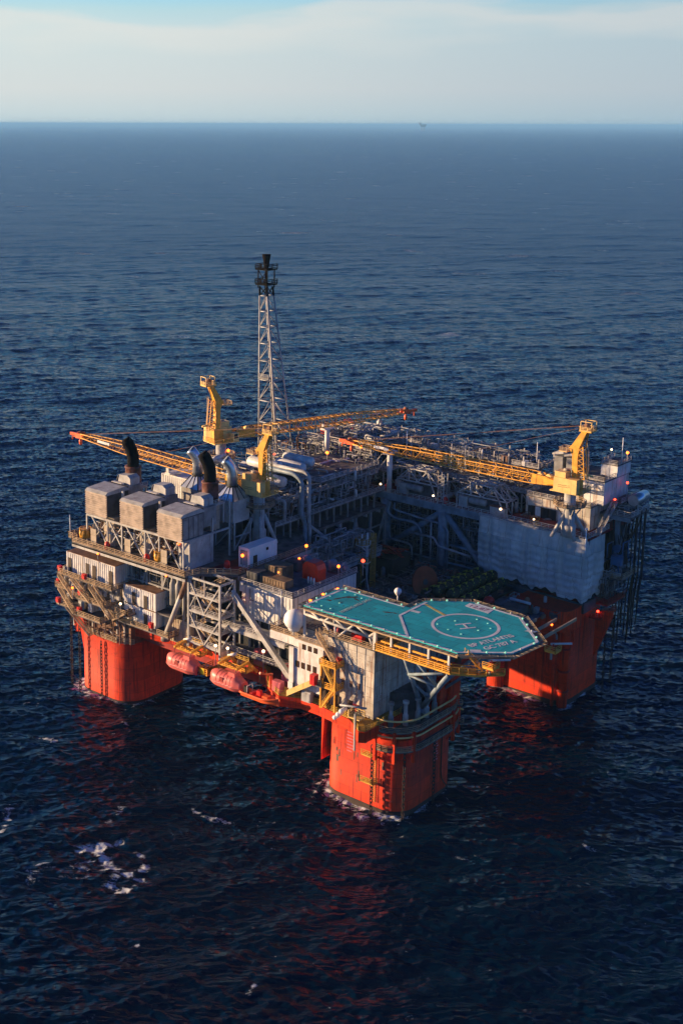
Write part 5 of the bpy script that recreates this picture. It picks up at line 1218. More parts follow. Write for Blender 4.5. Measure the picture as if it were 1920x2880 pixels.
b3 = block('turret_room', 58.5, 64.5, 66, 76, 73.3, 77.2, 'highest white box room right of the right crane', 'white', ())
t = thing('intake_hood', 'pair of tall grey slab hoods left of the right crane kingpost', 'hood', (44, 66, 65))
for i in range(2): MB().box(41+i*4.6, 44.2+i*4.6, 66, 72, 65.1, 77).build('slab', 'grey', t); MB().extr([(40.6+i*4.6, 77.5), (40.6+i*4.6, 78.1), (44.8+i*4.6, 79.3), (44.8+i*4.6, 78.4)], 'y', 65, 73).build('cap', 'grey_light', t)
st2 = thing('outside_stair', 'long grey outside stair climbing the white buildings at the right end', 'stair', (66, 55, 57)); MB().stair((66.4, 50, 57), (66.4, 62, 66), 1.6, (1, 0, 0)).build('flight', 'rail_grey', st2); MB().box(64.6, 68.6, 62, 74, 65.6, 66).build('landing', 'plate', st2); MB().rail([(68.6, 62, 66), (68.6, 74, 66)], 1.6, .1).build('railing', 'rail_grey', st2)
fittings(rm, (38, 64, 47, 52), 14, 71, ['grey', 'grey_light', 'pipe_rust', 'yellow_walk', 'roof_rust'], (57,), .6, 1.8)
t = thing('steel_stack', 'low stack of dark red plates behind the rail left of the right crane pedestal', 'plates', (44, 49, 57)); MB().box(36, 54, 47.6, 51.6, 57.05, 58.3).build('plate', 'deck_red', t)
t = thing('brown_shed', 'small rusty-roofed box behind the railing at the middle of the right module', 'shed', (30, 47.5, 57)); MB().box(27.6, 33.4, 46.8, 49, 57.05, 60.2).build('wall', 'grey_light', t); MB().box(27.4, 33.6, 46.5, 49.2, 60.2, 60.4).build('roof', 'roof_rust', t)

# ------------------------------------------------------------------ tarpaulin
def tarpaulin():
    g = random.Random(9)
    t = thing('tarpaulin', 'huge weathered white tarpaulin hung over the end of the right module below the crane', 'tarpaulin', (45, 44, 36))
    P = [(25.2, 44.6), (56.4, 44.0), (65.6, 43.4), (65.9, 56.8)]; col_ = []
    segs = []
    for a, c in zip(P[:-1], P[1:]):
        L = math.dist(a, c); n_ = int(L/.55)
        for i in range(n_): segs.append((a[0]+(c[0]-a[0])*i/n_, a[1]+(c[1]-a[1])*i/n_, (c[1]-a[1])/L, -(c[0]-a[0])/L))
    segs.append((P[-1][0], P[-1][1], 1, 0)); rows = 64; N = len(segs); b = MB()
    s = 0
    for j in range(rows+1):
        f = j/rows; s = 0
        for i, (x, y, nx, ny) in enumerate(segs):
            u = i*.55; top = 57.2+.5*math.sin(u*.4)*.3; 
            if u > 31: top = 57.2-(max(0, 9-abs(u-36))*.0)
            bot = 36.0+.7*math.sin(u*.55)+.5*math.sin(u*1.7+1)-(1.0 if u > 30 else 0)+(.0 if 6 < u else (6-u)*.1)
            z = top+(bot-top)*f
            seam = abs(((u+2.5) % 6.9)/6.9-.5)*2            # bulging vertical bays
            bul = (1-seam**4)*.75*math.sin(PI*min(1, f*1.02))+.16*math.sin(u*2.3+f*2)*math.sin(PI*f)+(.3*math.sin(u*1.1+.6)*math.sin(PI*f) if 17 < u < 34 else 0)
            wrk = .2*math.sin(z*2.6+.7*math.sin(u*.8)+2*math.sin(u*.13))*(f**.6)*(1-seam**6)
            pull = -1.1*(max(0, f-.75)/.25)**1.5*(.5+.5*math.sin(u*.45))
            d = bul+wrk+pull*.6
            b.v.append((x+nx*d, y+ny*d, z))
    for j in range(rows):
        for i in range(N-1): b.f.append((j*N+i, (j+1)*N+i, (j+1)*N+i+1, j*N+i+1)); b.sm.append(True)
    o = b.build('sheet', 'tarp', t); md = o.modifiers.new('thick', 'SOLIDIFY'); md.thickness = .06
    MB().rail([(25, 44.2, 56.8), (56.5, 43.7, 56.8), (65.8, 43.1, 56.8)], 1.0, .1, 2.6, 1).build('lashing_rail', 'rail_grey', t)
    b = MB(); b.beam((30, 44.4, 33.2), (65.6, 43.6, 33.2), .8, 3.4); b.beam((66, 43.4, 33.2), (66, 56, 33.2), .8, 3.4); b.build('sill_girder', 'grey_dark', t)
tarpaulin()
t = thing('light_mast', 'thin white pole standing at the right corner of the tarpaulin', 'pole', (66, 43, 50)); MB().tube((66.0, 42.8, 50), (66, 42.8, 60.6), .22, 8).build('pole', 'white_clean', t); MB().lathe((66, 42.8, 60.6), [(.5, 0), (.5, .6)], 8).build('cap', 'white_clean', t)

# ------------------------------------------------------------------ riser balcony at the far right
rb = thing('riser_platform', 'railed outboard platform at the far right carrying a rack of dark hoses over the sea', 'platform', (72, 68, 62))
MB().box(60, 73, 60, 74, 61.4, 62.2).build('deck_plate', 'plate', rb); MB().rail([(66, 60, 62.2), (73, 60, 62.2), (73, 74, 62.2)], 1.8, .12).build('railing', 'rail_grey', rb); MB().box(64, 73, 59.6, 60, 60.6, 62).build('edge_girder', 'grey_blue', rb)
MB().lathe((71.2, 65, 66.8), [(1.9, 0), (1.9, 9)], 16, 'y').build('rolled_canopy', 'stack_silver', rb)
b = MB()
for y in (65.5, 73.5): b.beam((69.6, y, 62), (69.6, y, 67), .3); b.beam((72.8, y, 62), (72.8, y, 67), .3)
b.build('canopy_post', 'grey_light', rb); MB().beam((66.8, 64, 35), (66.8, 64, 61.5), 1.3).build('support_column', 'grey_blue', rb); MB().beam((64, 66, 40), (70, 66, 61), .6).build('support_column', 'grey_blue', rb)
pipework(rb, (66, 72, 61, 73, 62.4, 64.5), 14, 82, DM, (.1, .25))
for i in range(10):
    x = 70+ (i % 5)*.95; y = 66+(i//5)*4+(i % 3)*.6
    MB().pipe([(x, y, 63.5), (x, y, 40), (x-.8, y, 33), (x-1.3+(i % 3)*.3, y, 24-(i % 4)*2)], .2, 6).build('hose', 'rubber', rb)
for i in range(7):
    x = 68+i*.7; y = 61.5+i*.9
    MB().pipe([(x, y, 34.5), (x-.2, y, 22-(i % 3)*3)], .22, 6).build('hose', 'rubber', rb)
for i in range(5):
    P = []
    for k in range(15):
        s = k/14; P.append((66+i*.45+s*5, 62+i*1.6, 61.2-(13-i*1.6)*math.sin(PI*s)**.7)) if k not in (0,) else P.append((66+i*.45, 62+i*1.6, 61.2))
    MB().sweep(P, .22, 6).build('looped_hose', 'rubber', rb)
lp = thing('lower_balcony', 'red-edged lower balcony with rails on the outer right side of the right column', 'balcony', (71, 62, 33))
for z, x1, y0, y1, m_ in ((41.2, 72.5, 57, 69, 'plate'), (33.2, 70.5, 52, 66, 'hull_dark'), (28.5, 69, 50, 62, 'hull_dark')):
    MB().box(65.2, x1, y0, y1, z-.5, z).build('deck_plate', m_, lp); MB().rail([(66, y0, z), (x1, y0, z), (x1, y1, z)], 1.8, .11).build('railing', 'rail_tan' if z > 40 else 'hull_dark', lp)
pipework(lp, (65, 70, 53, 66, 33.5, 44), 30, 83, ['grey', 'grey_dark', 'pipe_grey', 'pipe_rust'], (.1, .3), 30)
fittings(lp, (66, 70.5, 57, 68), 10, 84, ['grey', 'grey_dark', 'sign_yellow', 'grey_light'], (41.2,), .6, 1.6)
t = thing('blue_reel_frame', 'bright blue tubular frame with reel on the outer right balcony', 'frame', (68, 61, 46)); b = MB()
for P in [((65.5, 60, 46), (71, 60, 49)), ((65.5, 60, 46), (65.5, 60, 51.5)), ((71, 60, 47), (71, 60, 53)), ((65.5, 64, 46), (65.5, 64, 51.5)), ((71, 64, 47), (71, 64, 53)), ((71, 60, 53), (71, 64, 53)), ((65.5, 60, 51.5), (65.5, 64, 51.5)), ((66.5, 60, 41.3), (68, 60, 48)), ((70.3, 60, 41.3), (69, 60, 48))]: b.tube(*P, .2, 6)
b.build('frame', 'blue', t); MB().box(67, 70.5, 59.8, 62, 44.8, 48).build('tank', 'blue', t); MB().lathe((68, 61.5, 50), [(1.3, 0), (1.3, 1.6)], 12, 'y').build('reel', 'blue', t)

# ------------------------------------------------------------------ well deck
wd = thing('well_deck', 'dark well deck between the modules, crowded with pipes and plates', 'deck', (10, 20, 33))
MB().prism([(-13.5, 22), (0, 22), (0, -18), (26, -19), (50, -25), (58, -20), (58, 44), (-13.5, 44), (-44, 60), (-44, 44)], 32.2, 33.0).build('deck_plate', 'plate_blue', wd)
MB().prism([(26, -19), (46, -24), (50, -20), (50, 44), (24, 44)], 27.6, 32.1).build('lower_wall', 'deck_red', wd)
pipework(wd, (-8, 30, -16, 42, 33.2, 36.5), 60, 91, ['grey', 'grey_dark', 'grey_blue', 'pipe_rust'], (.12, .4), 60)
fittings(wd, (-8, 24, 22, 42), 30, 92, DM+['pipe_rust'], (33,), .8, 2.6); fittings(wd, (34, 60, -24, 6), 34, 93, ['grey', 'grey_light', 'pipe_rust', 'white_dirty', 'grey_dark', 'roof_rust', 'red', 'yellow_walk'], (33,), .8, 3)
fittings(wd, (30, 62, 8, 40), 26, 94, DM+['grey_light', 'roof_rust'], (33,), .6, 2.2)
t = thing('red_pipe_rack', 'heap of dark red pipes and girders on the well deck behind the white module', 'pipes', (-6, 16, 41)); g = random.Random(4)
for i in range(16):
    x = g.uniform(-8, 2); y = g.uniform(24, 30); MB().beam((x, y, 41+g.uniform(0, 2.4)), (x+g.uniform(2, 9), y+g.uniform(-4, 6), 41.2+g.uniform(0, 1.4)), g.uniform(.25, .7)).build('girder', 'hull_dark', t)
MB().box(-8.5, 4, 23, 34, 33, 40.9).build('stillage', 'void_shade', t)
# mast with white platforms and yellow cages
t = thing('access_mast', 'slim white and yellow mast with two round railed platforms behind the helideck parking area', 'mast', (0.6, 12.5, 33)); x, y = .6, 12.5
MB().tube((x, y, 33), (x, y, 52.6), .45, 10).build('post', 'white', t)
for z, r_ in ((42.6, 3.0), (48.8, 2.8)):
    MB().lathe((x-1.4, y-.8, z-.35), [(r_, 0), (r_, .35)], 14).build('platform', 'white', t)
    MB().rail([(x-1.4+r_*math.cos(k*PI/6), y-.8+r_*math.sin(k*PI/6), z) for k in range(13)], 1.9, .11, 1.6).build('railing', 'rail_yellow', t)
    MB().beam((x, y, z-3), (x-2.6, y-1.4, z-.4), .35).beam((x, y, z-3), (x+1.5, y-1.5, z-.4), .3).build('bracket', 'white', t)
b = MB(); cx_, cy_ = x+1.7, y+1.2
for z in range(33, 53): b.sweep([(cx_+.9*math.cos(k*PI/4), cy_+.9*math.sin(k*PI/4), z+.4) for k in range(9)], .09, 4, False)
for k in range(0, 8, 1): b.tube((cx_+.9*math.cos(k*PI/4), cy_+.9*math.sin(k*PI/4), 33), (cx_+.9*math.cos(k*PI/4), cy_+.9*math.sin(k*PI/4), 52.6), .08, 4)
b.build('ladder_cage', 'rail_yellow', t); b = MB()
for z in range(33, 43): b.beam((x-1.9, y-1.6, z), (x-1, y-1.9, z+.4), .22)
b.beam((x-1.9, y-1.6, 33), (x-1.9, y-1.6, 42.6), .2); b.beam((x-1, y-1.9, 33), (x-1, y-1.9, 42.6), .2); b.build('lower_ladder', 'rail_yellow', t)
for i in range(5): MB().box(x-2.6+i*.9, x-2.2+i*.9, y-1.5+i*.3, y-1.1+i*.3, 48.9+(i % 2)*1.7, 50.2+(i % 2)*1.9).build('lamp_box', 'white_clean', t)
b = MB(); b.beam((x, y, 36.5), (x+3, y-2.6, 33), .3); b.beam((x, y, 36.5), (x-2.6, y-2.9, 33), .3); b.build('stay', 'white', t)
# rust disc and dark buoyancy modules
t = thing('rusty_end_plate', 'large round rust-red disc standing upright at the end of the dark green bundles', 'disc', (20, 18.5, 33)); b = MB(); c = Vector((20.5, 18.5, 38.2)); nv = Vector((.93, -.28, .25)).normalized(); u = nv.cross(Vector((0, 0, 1))).normalized(); w_ = nv.cross(u)
b.sweep([c-nv*.2, c+nv*.2], 5.4, 28); b.build('plate', 'rust_disc', t)
b = MB(); b.sweep([c-nv*.1+u*0, c+nv*.45], 1.0, 12); b.build('hub', 'grey_dark', t); MB().beam((20, 18.5, 33), (20.3, 19.5, 37), .5).build('foot', 'grey_dark', t)
src = None; k = 0
for r_ in range(4):
    for c_ in range(7):
        x = 22.5+r_*3.9+(1.2 if r_ > 1 else 0); y = 17+c_*4.1+r_*.9; z = 34.8+(1.9 if r_ in (1, 2) else 0)+(r_ == 0)*.2
        if src is None:
            src = thing('buoyancy_module', 'dark green cylinder with lime triangle marks in the two long bundles on the well deck', 'cylinder', (x, y, z), 'dark green bundled cylinders')
            MB().vessel((x, y, z), 1.75, 2.8, 'y', 12).build('body', 'green_dark', src)
            b = MB(); b.add([(x-.9, y-1.2, z+1.66), (x+.9, y-1.2, z+1.66), (x, y+.6, z+1.95), (x-.9, y-1.2, z+1.5), (x+.9, y-1.2, z+1.5), (x, y+.6, z+1.6)], [(0, 1, 2), (3, 5, 4), (0, 3, 4, 1), (1, 4, 5, 2), (2, 5, 3, 0)])
            b.add([(x+1.4, y-2.1, z+.2), (x+1.7, y-.2, z+.3), (x+1.25, y-1.4, z+1.4)], [(0, 1, 2)]); b.build('triangle_mark', 'mark_lime', src)
        else: dup(src, (x, y, z))
        k += 1
MB().box(20.5, 40, 14.5, 47, 33.0, 34.0).build('cradle', 'void_shade', wd)
for (x, y, lab) in [(41, 26, 'red buoy-shaped lump on the deck right of the dark green bundles'), (50.5, -24.5, 'dark red machine beside the small white dome')]:
    t = thing('red_machine', lab, 'machine', (x, y, 33)); MB().sphere((x, y, 34.6), 1.9, 12, 8, .8).build('body', 'red', t); MB().box(x-1.6, x+1.6, y-1.2, y+1.2, 33, 33.8).build('base', 'grey_dark', t)
t = thing('grey_shed', 'dark grey slatted unit with a pale roller on deck right of the helideck netting', 'unit', (52, 30, 33)); MB().ribbed(47, 54, 22, 29, 33, 35.4, 1, .1).build('body', 'grey_dark', t); MB().tube((47, 29.4, 36), (54.4, 29.4, 36), .5, 8).build('roller', 'pipe_white', t)
b = MB(); t = thing('red_shoulder_plate', 'rounded red bulwark rising behind the far right helideck netting', 'bulwark', (52, 32, 26))
b.prism(rsquare(55.5, 40, 10.2, 7.5, 5), 27.3, 34.4); b.build('plate', 'hull_red', t)

# ------------------------------------------------------------------ cranes (local frame: boom along +x)
def crane(X, Y, zb, zp, zc, yaw, lab, pitch=0., blen=84., ped=2.5, scl=.84):
    zb, zp, blen = zc+(zb-zc)/scl, zc+(zp-zc)/scl, blen/scl
    t = thing('pedestal_crane', lab, 'crane', (0, 0, 0), 'yellow pedestal cranes')
    h0 = zb-zc; hp = zp-zc
    MB().lathe((0, 0, h0), [(ped*1.15, 0), (ped*1.15, (hp-h0)*.35), (ped*.9, (hp-h0)*.4), (ped*.9, -h0-.2)], 16).build('pedestal', 'grey_light', t)
    MB().lathe((0, 0, hp), [(1.9, 0), (1.9, -hp)], 14).build('slew_column', 'yellow', t)
    P = [(6.3*math.cos(k*PI/5), 6.3*math.sin(k*PI/5), hp) for k in range(11)]
    wk_ = MB().prism([(p[0], p[1]) for p in P[:-1]], hp-.4, hp).build('walkway', 'plate', t); MB().rail(P, 1.9, .12, 2.2).build('railing', 'rail_tan', wk_)
    b = MB()
    for k in range(4):
        a = PI/4+k*PI/2; b.beam((ped*math.cos(a), ped*math.sin(a), hp-4.5), (5.6*math.cos(a), 5.6*math.sin(a), hp-.4), .4)
    b.build('bracket', 'grey', t)
    for a in (-.6, .9, 2.4, 3.9): MB().tube((ped*.8*math.cos(a), ped*.8*math.sin(a), hp-4), (7*math.cos(a), 7*math.sin(a), h0), .75, 8).build('leg_brace', 'grey_light', t)
    # deck and machinery house at +y
    MB().box(-6, 6.6, -4.6, 4.6, -.35, 0).build('slew_deck', 'yellow_pale', t)
    b = MB(); b.prism([(-5.2, 5.6), (4.6, 5.6), (5.2, 3.4), (5.2, -.5), (-3.5, -.5), (-5.2, 3.4)], 0, 5.8); b.build('machinery_house', 'yellow_pale', t)
    b = MB(); b.box(0, 4.6, .5, 4.8, 5.8, 8.0); b.build('upper_house', 'yellow_pale', t); MB().lathe((1.2, 1.6, 8), [(1.3, 0), (1.3, .7), (.6, .9)], 12).build('exhaust_cap', 'beige', t)
    b = MB(); w_ = [(2.6, 2.9), (1.6, 3.1), (.6, 2.95), (-.4, 3.2), (-1.4, 3.05), (-2.4, 3.3)]
    for k in (0, .7):
        for (p, q_) in zip(w_[:-1], w_[1:]): b.beam((p[0], 5.64, p[1]-k), (q_[0], 5.64, q_[1]-k), .06, .13)
    b.build('wave_stripe', 'black', t)
    cab = MB().box(3.4, 6.4, -4.4, -1.8, .1, 3.6).build('operator_cab', 'yellow_pale', t); MB().box(4.0, 5.8, -4.5, -4.4, 1.3, 3.2).build('window', 'glass_dark', cab)
    MB().rail([(-6, 4.6, 0), (-6, -4.6, 0), (3.2, -4.6, 0)], 1.7, .11).build('railing', 'yellow', t)
    # kingpost, bent backwards at the top
    prof = [(-3.3, 5), (-.9, 5), (-.6, 14.4), (1.0, 17.2), (-.3, 18.6), (-4.5, 25.2), (-6.2, 24.6), (-3.3, 17.6), (-2.9, 13)]
    b = MB().extr(prof, 'y', -.7, 1.5); b.box(-4.4, .4, -1.4, 2.2, 0, 5.2); b.build('kingpost', 'yellow', t)
    b = MB()
    for y in (-.7, 1.7):
        b.beam((-6.3, y, 5.5), (-5.0, y, 18.5), .35)
        for k in range(6): b.beam((-6.3+k*.2, y, 5.5+k*2.1), (-3.4, y, 6.6+k*2.1), .2); b.beam((-3.4, y, 6.6+k*2.1), (-6.2+k*.2, y, 7.6+k*2.1), .2)
    b.beam((-5, -.7, 18.5), (-6.2, -.2, 24), .35)
    b.build('back_lattice', 'yellow', t)
    b = MB()
    for k in range(34): b.beam((-7.4+k*.03, -.4, 1+k*.55), (-7.4+k*.03, .8, 1+k*.55), .1)
    b.beam((-7.4, -.4, 0), (-6.3, -.4, 20), .12); b.beam((-7.4, .8, 0), (-6.3, .8, 20), .12); b.build('ladder', 'rail_tan', t)
    hd = MB().box(-8.6, -3.4, -1.7, 2.7, 24.6, 24.9).build('head_platform', 'yellow', t)
    b = MB().rail([(-8.6, -1.7, 24.9), (-3.4, -1.7, 24.9), (-3.4, 2.7, 24.9), (-8.6, 2.7, 24.9), (-8.6, -1.7, 24.9)], 1.6, .11, 1.6)
    for x in (-8.5, -4): b.beam((x, -1.5, 24.9), (x, -1.5, 28.6), .25); b.beam((x, 2.5, 24.9), (x, 2.5, 28.6), .25); b.beam((x, -1.5, 28.6), (x, 2.5, 28.6), .25)
    b.beam((-8.5, -1.5, 28.6), (-4, -1.5, 28.6), .25); b.beam((-8.5, 2.5, 28.6), (-4, 2.5, 28.6), .25); b.build('head_frame', 'yellow_pale', hd)
    MB().lathe((-5.6, 0, 26.6), [(1.1, 0), (1.1, 1.2)], 12, 'y').build('sheave', 'roof_rust', hd)
    fp = MB().box(1.2, 4.6, -1.8, 2.6, 15.4, 15.7).build('front_platform', 'yellow_pale', t); MB().rail([(1.2, -1.8, 15.7), (4.6, -1.8, 15.7), (4.6, 2.6, 15.7), (1.2, 2.6, 15.7)], 1.5, .11, 1.5).build('railing', 'rail_tan', fp)
    MB().tube((-.5, .4, 8.4), (-9.2, .4, 7.2), .42, 8).build('boom_stop', 'yellow_pale', t)
    # boom
    r0 = Vector((6.0, 0, 2.4)); dv = Vector((math.cos(pitch), 0, math.sin(pitch))); up = Vector((-math.sin(pitch), 0, math.cos(pitch)))
    def bp(s, yy, zz): return r0+dv*s+Vector((0, yy, 0))+up*zz
    b = MB(); nb = 27
    def half(s):
        f = s/blen
        return (2.3 if f < .72 else 2.3-(f-.72)/.28*1.0), (2.0 if .1 < f < .7 else (1.2+f*8 if f <= .1 else 2.0-(f-.7)/.3*1.15))
    S = [blen*i/nb for i in range(nb+1)]
    for sy in (-1, 1):
        for sz in (-1, 1):
            b.sweep([bp(s, sy*half(s)[0], sz*half(s)[1]) for s in S], .24, 6)
    b.build('boom_chord', 'yellow', t)
    b = MB()
    for i in range(3, nb):
        s0, s1 = S[i], S[i+1]; (a0, c0), (a1, c1) = half(s0), half(s1); sg = 1 if i % 2 else -1
        for sy in (-1, 1): b.tube(bp(s0, sy*a0, sg*c0), bp(s1, sy*a1, -sg*c1), .13, 4)
        for sz in (-1, 1): b.tube(bp(s0, sg*a0, sz*c0), bp(s1, -sg*a1, sz*c1), .12, 4); b.tube(bp(s1, -a1, sz*c1), bp(s1, a1, sz*c1), .12, 4)
        for sy in (-1, 1): b.tube(bp(s1, sy*a1, -c1), bp(s1, sy*a1, c1), .12, 4)
    b.build('boom_lacing', 'yellow', t)
    b = MB()
    for sy in (-1, 1):
        vs = [bp(0, sy*2.3, -.9), bp(10, sy*2.3, -1.9), bp(10, sy*2.3, 1.9), bp(0, sy*2.3, .9)]
        vs += [v+Vector((0, sy*.12, 0)) for v in vs]; b.add(vs, [(0, 1, 2, 3), (7, 6, 5, 4), (0, 4, 5, 1), (1, 5, 6, 2), (2, 6, 7, 3), (3, 7, 4, 0)])
    b.build('boom_root_plate', 'yellow', t)
    b = MB()
    for s in (3.4, 7.2): b.sweep([bp(s, -1, 1.2), bp(s, 1, 1.2)], 1.25, 14)
    b.build('hoist_drum', 'yellow_pale', t)
    MB().rail([bp(10, 2.5, .4), bp(60, 2.5, .4)], 1.5, .07, 3.2, 2).build('boom_walkway_rail', 'yellow', t)
    b = MB(); b.beam(bp(blen*.80, 2.05, .2), bp(blen*.88, 1.9, .2), .08, 1.1); b.build('name_board', 'mark_white', t)
    b = MB(); b.beam(bp(blen-1, 1.2, 0), bp(blen+3.5, 1.0, -.4), .5, 2.2); b.beam(bp(blen-1, -1.2, 0), bp(blen+3.5, -1.0, -.4), .5, 2.2); b.beam(bp(blen+3.5, 0, -.2), bp(blen+8, 0, -.4), .9, 1.3); b.beam(bp(blen, -1.4, 1.2), bp(blen+2, 1.4, 1.2), .7)
    b.beam(bp(blen+1, 0, -1), bp(blen+7, 0, -1.6), .35); b.build('boom_head', 'boat_orange', t)
    MB().sweep([bp(blen+1.4, -.8, .8), bp(blen+1.4, .8, .8)], 1.0, 12).build('tip_sheave', 'roof_rust', t)
    MB().tube(bp(blen+1.4, 0, -.6), bp(blen+1.4, 0, -.6)-Vector((0, 0, 2.2)), .3).build('hoist_rope', 'boat_orange', t); q_ = bp(blen+1.4, 0, 0)-Vector((0, 0, 4.6))
    MB().lathe(q_, [(.25, 0), (.75, .6), (.75, 2.2), (.3, 2.8)], 10).build('hook_block', 'boat_orange', t); MB().tube(bp(blen+6.6, 0, -.8), bp(blen+6.6, 0, -3), .35).build('whip_hook', 'boat_orange', t)
    b = MB()
    for y in (-.6, 1.2): b.tube((-5.4, y, 26.8), bp(blen*.97, y, 1.2), .055, 4)
    b.tube((-5.0, .3, 26.2), bp(blen*.5, .3, 2.1), .05, 4)
    b.build('luffing_rope', 'roof_rust', t)
    t.location = (X, Y, zc); t.scale = (scl, scl, scl); t.rotation_euler = (0, 0, yaw); ORIG[t.name] = (X, Y, zc)
    return t
crane(-18.8, -22.0, 53, 66.5, 70.6, PI, 'yellow crane behind the near black stacks, boom reaching left over open sea', pitch=R(2.2), blen=82)
crane(59.2, 43.6, 57, 67.8, 72.6, PI, 'yellow crane above the tarpaulin with its boom lying left along the right module', pitch=R(-.2), blen=83)
crane(-57.4, 1.5, 62, 71.5, 77.6, math.atan2(86, 24), 'yellow crane at the far left with its boom pointing right past the flare tower', pitch=R(-.6), blen=80)
for (x, y, z0, z1, lab) in [(-14.8, 46.6, 57, 73.2, 'white boom rest post under the long boom lying along the right module'), (-44.6, 47.5, 66, 77.5, 'white boom rest post under the far crane boom'), (-62, -18.5, 60, 70, 'white boom rest post under the near crane boom at the left')]:
    t = thing('boom_rest', lab, 'boom rest', (x, y, z0)); MB().tube((x, y, z0), (x, y, z1-1.2), .95, 12).build('post', 'white', t); MB().box(x-1.2, x+1.2, y-3, y+3, z1-1.4, z1-.7).box(x-.6, x+.6, y-3, y-2.5, z1-.7, z1+1).build('cradle', 'white', t)

# ------------------------------------------------------------------ flare tower
ft = thing('flare_tower', 'tall slender grey lattice flare tower with sooty black head behind the cranes', 'flare tower', (-69, 46, 57))
Bc, Tc = Vector((-69.2, 47, 57)), Vector((-73.6, 45, 128.5))
def fl(k, f):
    c = Bc.lerp(Tc, f); h_ = 5.0+(1.75-5.0)*f; sx, sy = ((-1, -1), (1, -1), (1, 1), (-1, 1))[k % 4]; return c+Vector((sx*h_, sy*h_, 0))
for k in range(4): MB().tube(fl(k, 0), fl(k, .95), .34, 8).build('leg', 'grey_light', ft); MB().tube(fl(k, .95), fl(k, 1), .4, 8).build('sooty_leg', 'stack_black', ft)
b = MB(); fs = [0, .13, .255, .375, .49, .595, .69, .78, .865, .95]
for f0, f1 in zip(fs[:-1], fs[1:]):
    for k in range(4):
        b.tube(fl(k, f1), fl(k+1, f1), .2, 6)
        b.tube(fl(k, f0), fl(k+1, f1), .17, 6) if k % 2 == 0 else b.tube(fl(k+1, f0), fl(k, f1), .17, 6)
b.build('bracing', 'pipe_grey', ft)
b = MB()
for k in range(4): b.tube(fl(k, .95), fl(k+1, 1), .2, 5)
b.build('bracing', 'stack_black', ft)
for dx, dy, r_ in ((.9, -.4, .55), (-.4, .9, .42), (.3, .2, .3)): MB().tube(Bc+Vector((dx, dy, 0)), Tc+Vector((dx*.6, dy*.6, 0)), r_, 8).build('flare_pipe', 'grey', ft)
b = MB()
for i in range(60): f = .02+i*.016; c = Bc.lerp(Tc, f)+Vector((1.9, -1.7, 0)); b.beam(c-Vector((.4, 0, 0)), c+Vector((.4, 0, 0)), .12)
b.beam(Bc+Vector((1.5, -1.7, 0)), Tc+Vector((1.5, -1.7, 0)), .16); b.beam(Bc+Vector((2.3, -1.7, 0)), Tc+Vector((2.3, -1.7, 0)), .16); b.build('ladder', 'grey', ft)
c = Bc.lerp(Tc, .5); MB().box(c.x-3.6, c.x+1.5, c.y-3.6, c.y+1, c.z-.3, c.z).build('rest_platform', 'grey', ft); MB().rail([(c.x-3.6, c.y-3.6, c.z), (c.x+1.5, c.y-3.6, c.z)], 1.6, .12).build('railing', 'grey', ft)
for z, hw in ((129.5, 3.0), (135.3, 3.0)):
    p = MB().box(Tc.x-hw, Tc.x+hw, Tc.y-hw, Tc.y+hw, z-.4, z).build('head_platform', 'stack_black', ft); MB().rail([(Tc.x-hw, Tc.y+hw, z), (Tc.x-hw, Tc.y-hw, z), (Tc.x+hw, Tc.y-hw, z), (Tc.x+hw, Tc.y+hw, z)], 1.9, .16).build('railing', 'stack_black', p)
b = MB()
for sx in (-2.2, 2.2):
    for sy in (-2.2, 2.2): b.beam((Tc.x+sx, Tc.y+sy, 128), (Tc.x+sx, Tc.y+sy, 135), .35)
b.beam((Tc.x-2.2, Tc.y-2.2, 129), (Tc.x+2.2, Tc.y-2.2, 135), .22); b.beam((Tc.x+2.2, Tc.y-2.2, 129), (Tc.x-2.2, Tc.y-2.2, 135), .22); b.beam((Tc.x+2.8, Tc.y-2.8, 129), (Tc.x+2.8, Tc.y-2.8, 138.5), .22); b.build('head_frame', 'stack_black', ft)
MB().lathe((Tc.x, Tc.y, 127), [(.6, 0), (.6, 8.5), (1.0, 9), (1.2, 11), (1.75, 13.8), (1.4, 13.9)], 14).build('flare_tip', 'stack_black', ft)

# ------------------------------------------------------------------ far platform on the horizon
d_ = 38000.; hd_ = Vector((-.66857, .74365, 0)); rt_ = Vector((.74365, .66857, 0)); ang = math.atan2(1187-650, 3776)
pos = Vector((CAM.x, CAM.y, 0))+(hd_*math.cos(ang)+rt_*math.sin(ang))*d_
fp_ = thing('distant_platform', 'tiny hazy offshore platform silhouette far away on the horizon', 'platform', tuple(pos))
def rot(p): return (pos.x+rt_.x*p[0]+hd_.x*p[1], pos.y+rt_.y*p[0]+hd_.y*p[1], p[2])
for k, (sx, sy) in enumerate(((-60, -40), (60, -40), (-60, 40), (60, 40))): MB().tube(rot((sx*.5, sy*.5, -5)), rot((sx*.6, sy*.6, 120)), 9, 8).build('leg', 'grey', fp_)
MB().add([rot(p) for p in ((-60, -40, 115), (60, -40, 115), (60, 40, 115), (-60, 40, 115), (-85, -55, 190), (95, -55, 190), (95, 55, 190), (-85, 55, 190))], [(0,3,2,1),(4,5,6,7),(0,1,5,4),(1,2,6,5),(2,3,7,6),(3,0,4,7)]).build('deck', 'grey_dark', fp_)
MB().beam(rot((-80, 0, 185)), rot((-80, 0, 240)), 40).build('tower', 'grey_dark', fp_)

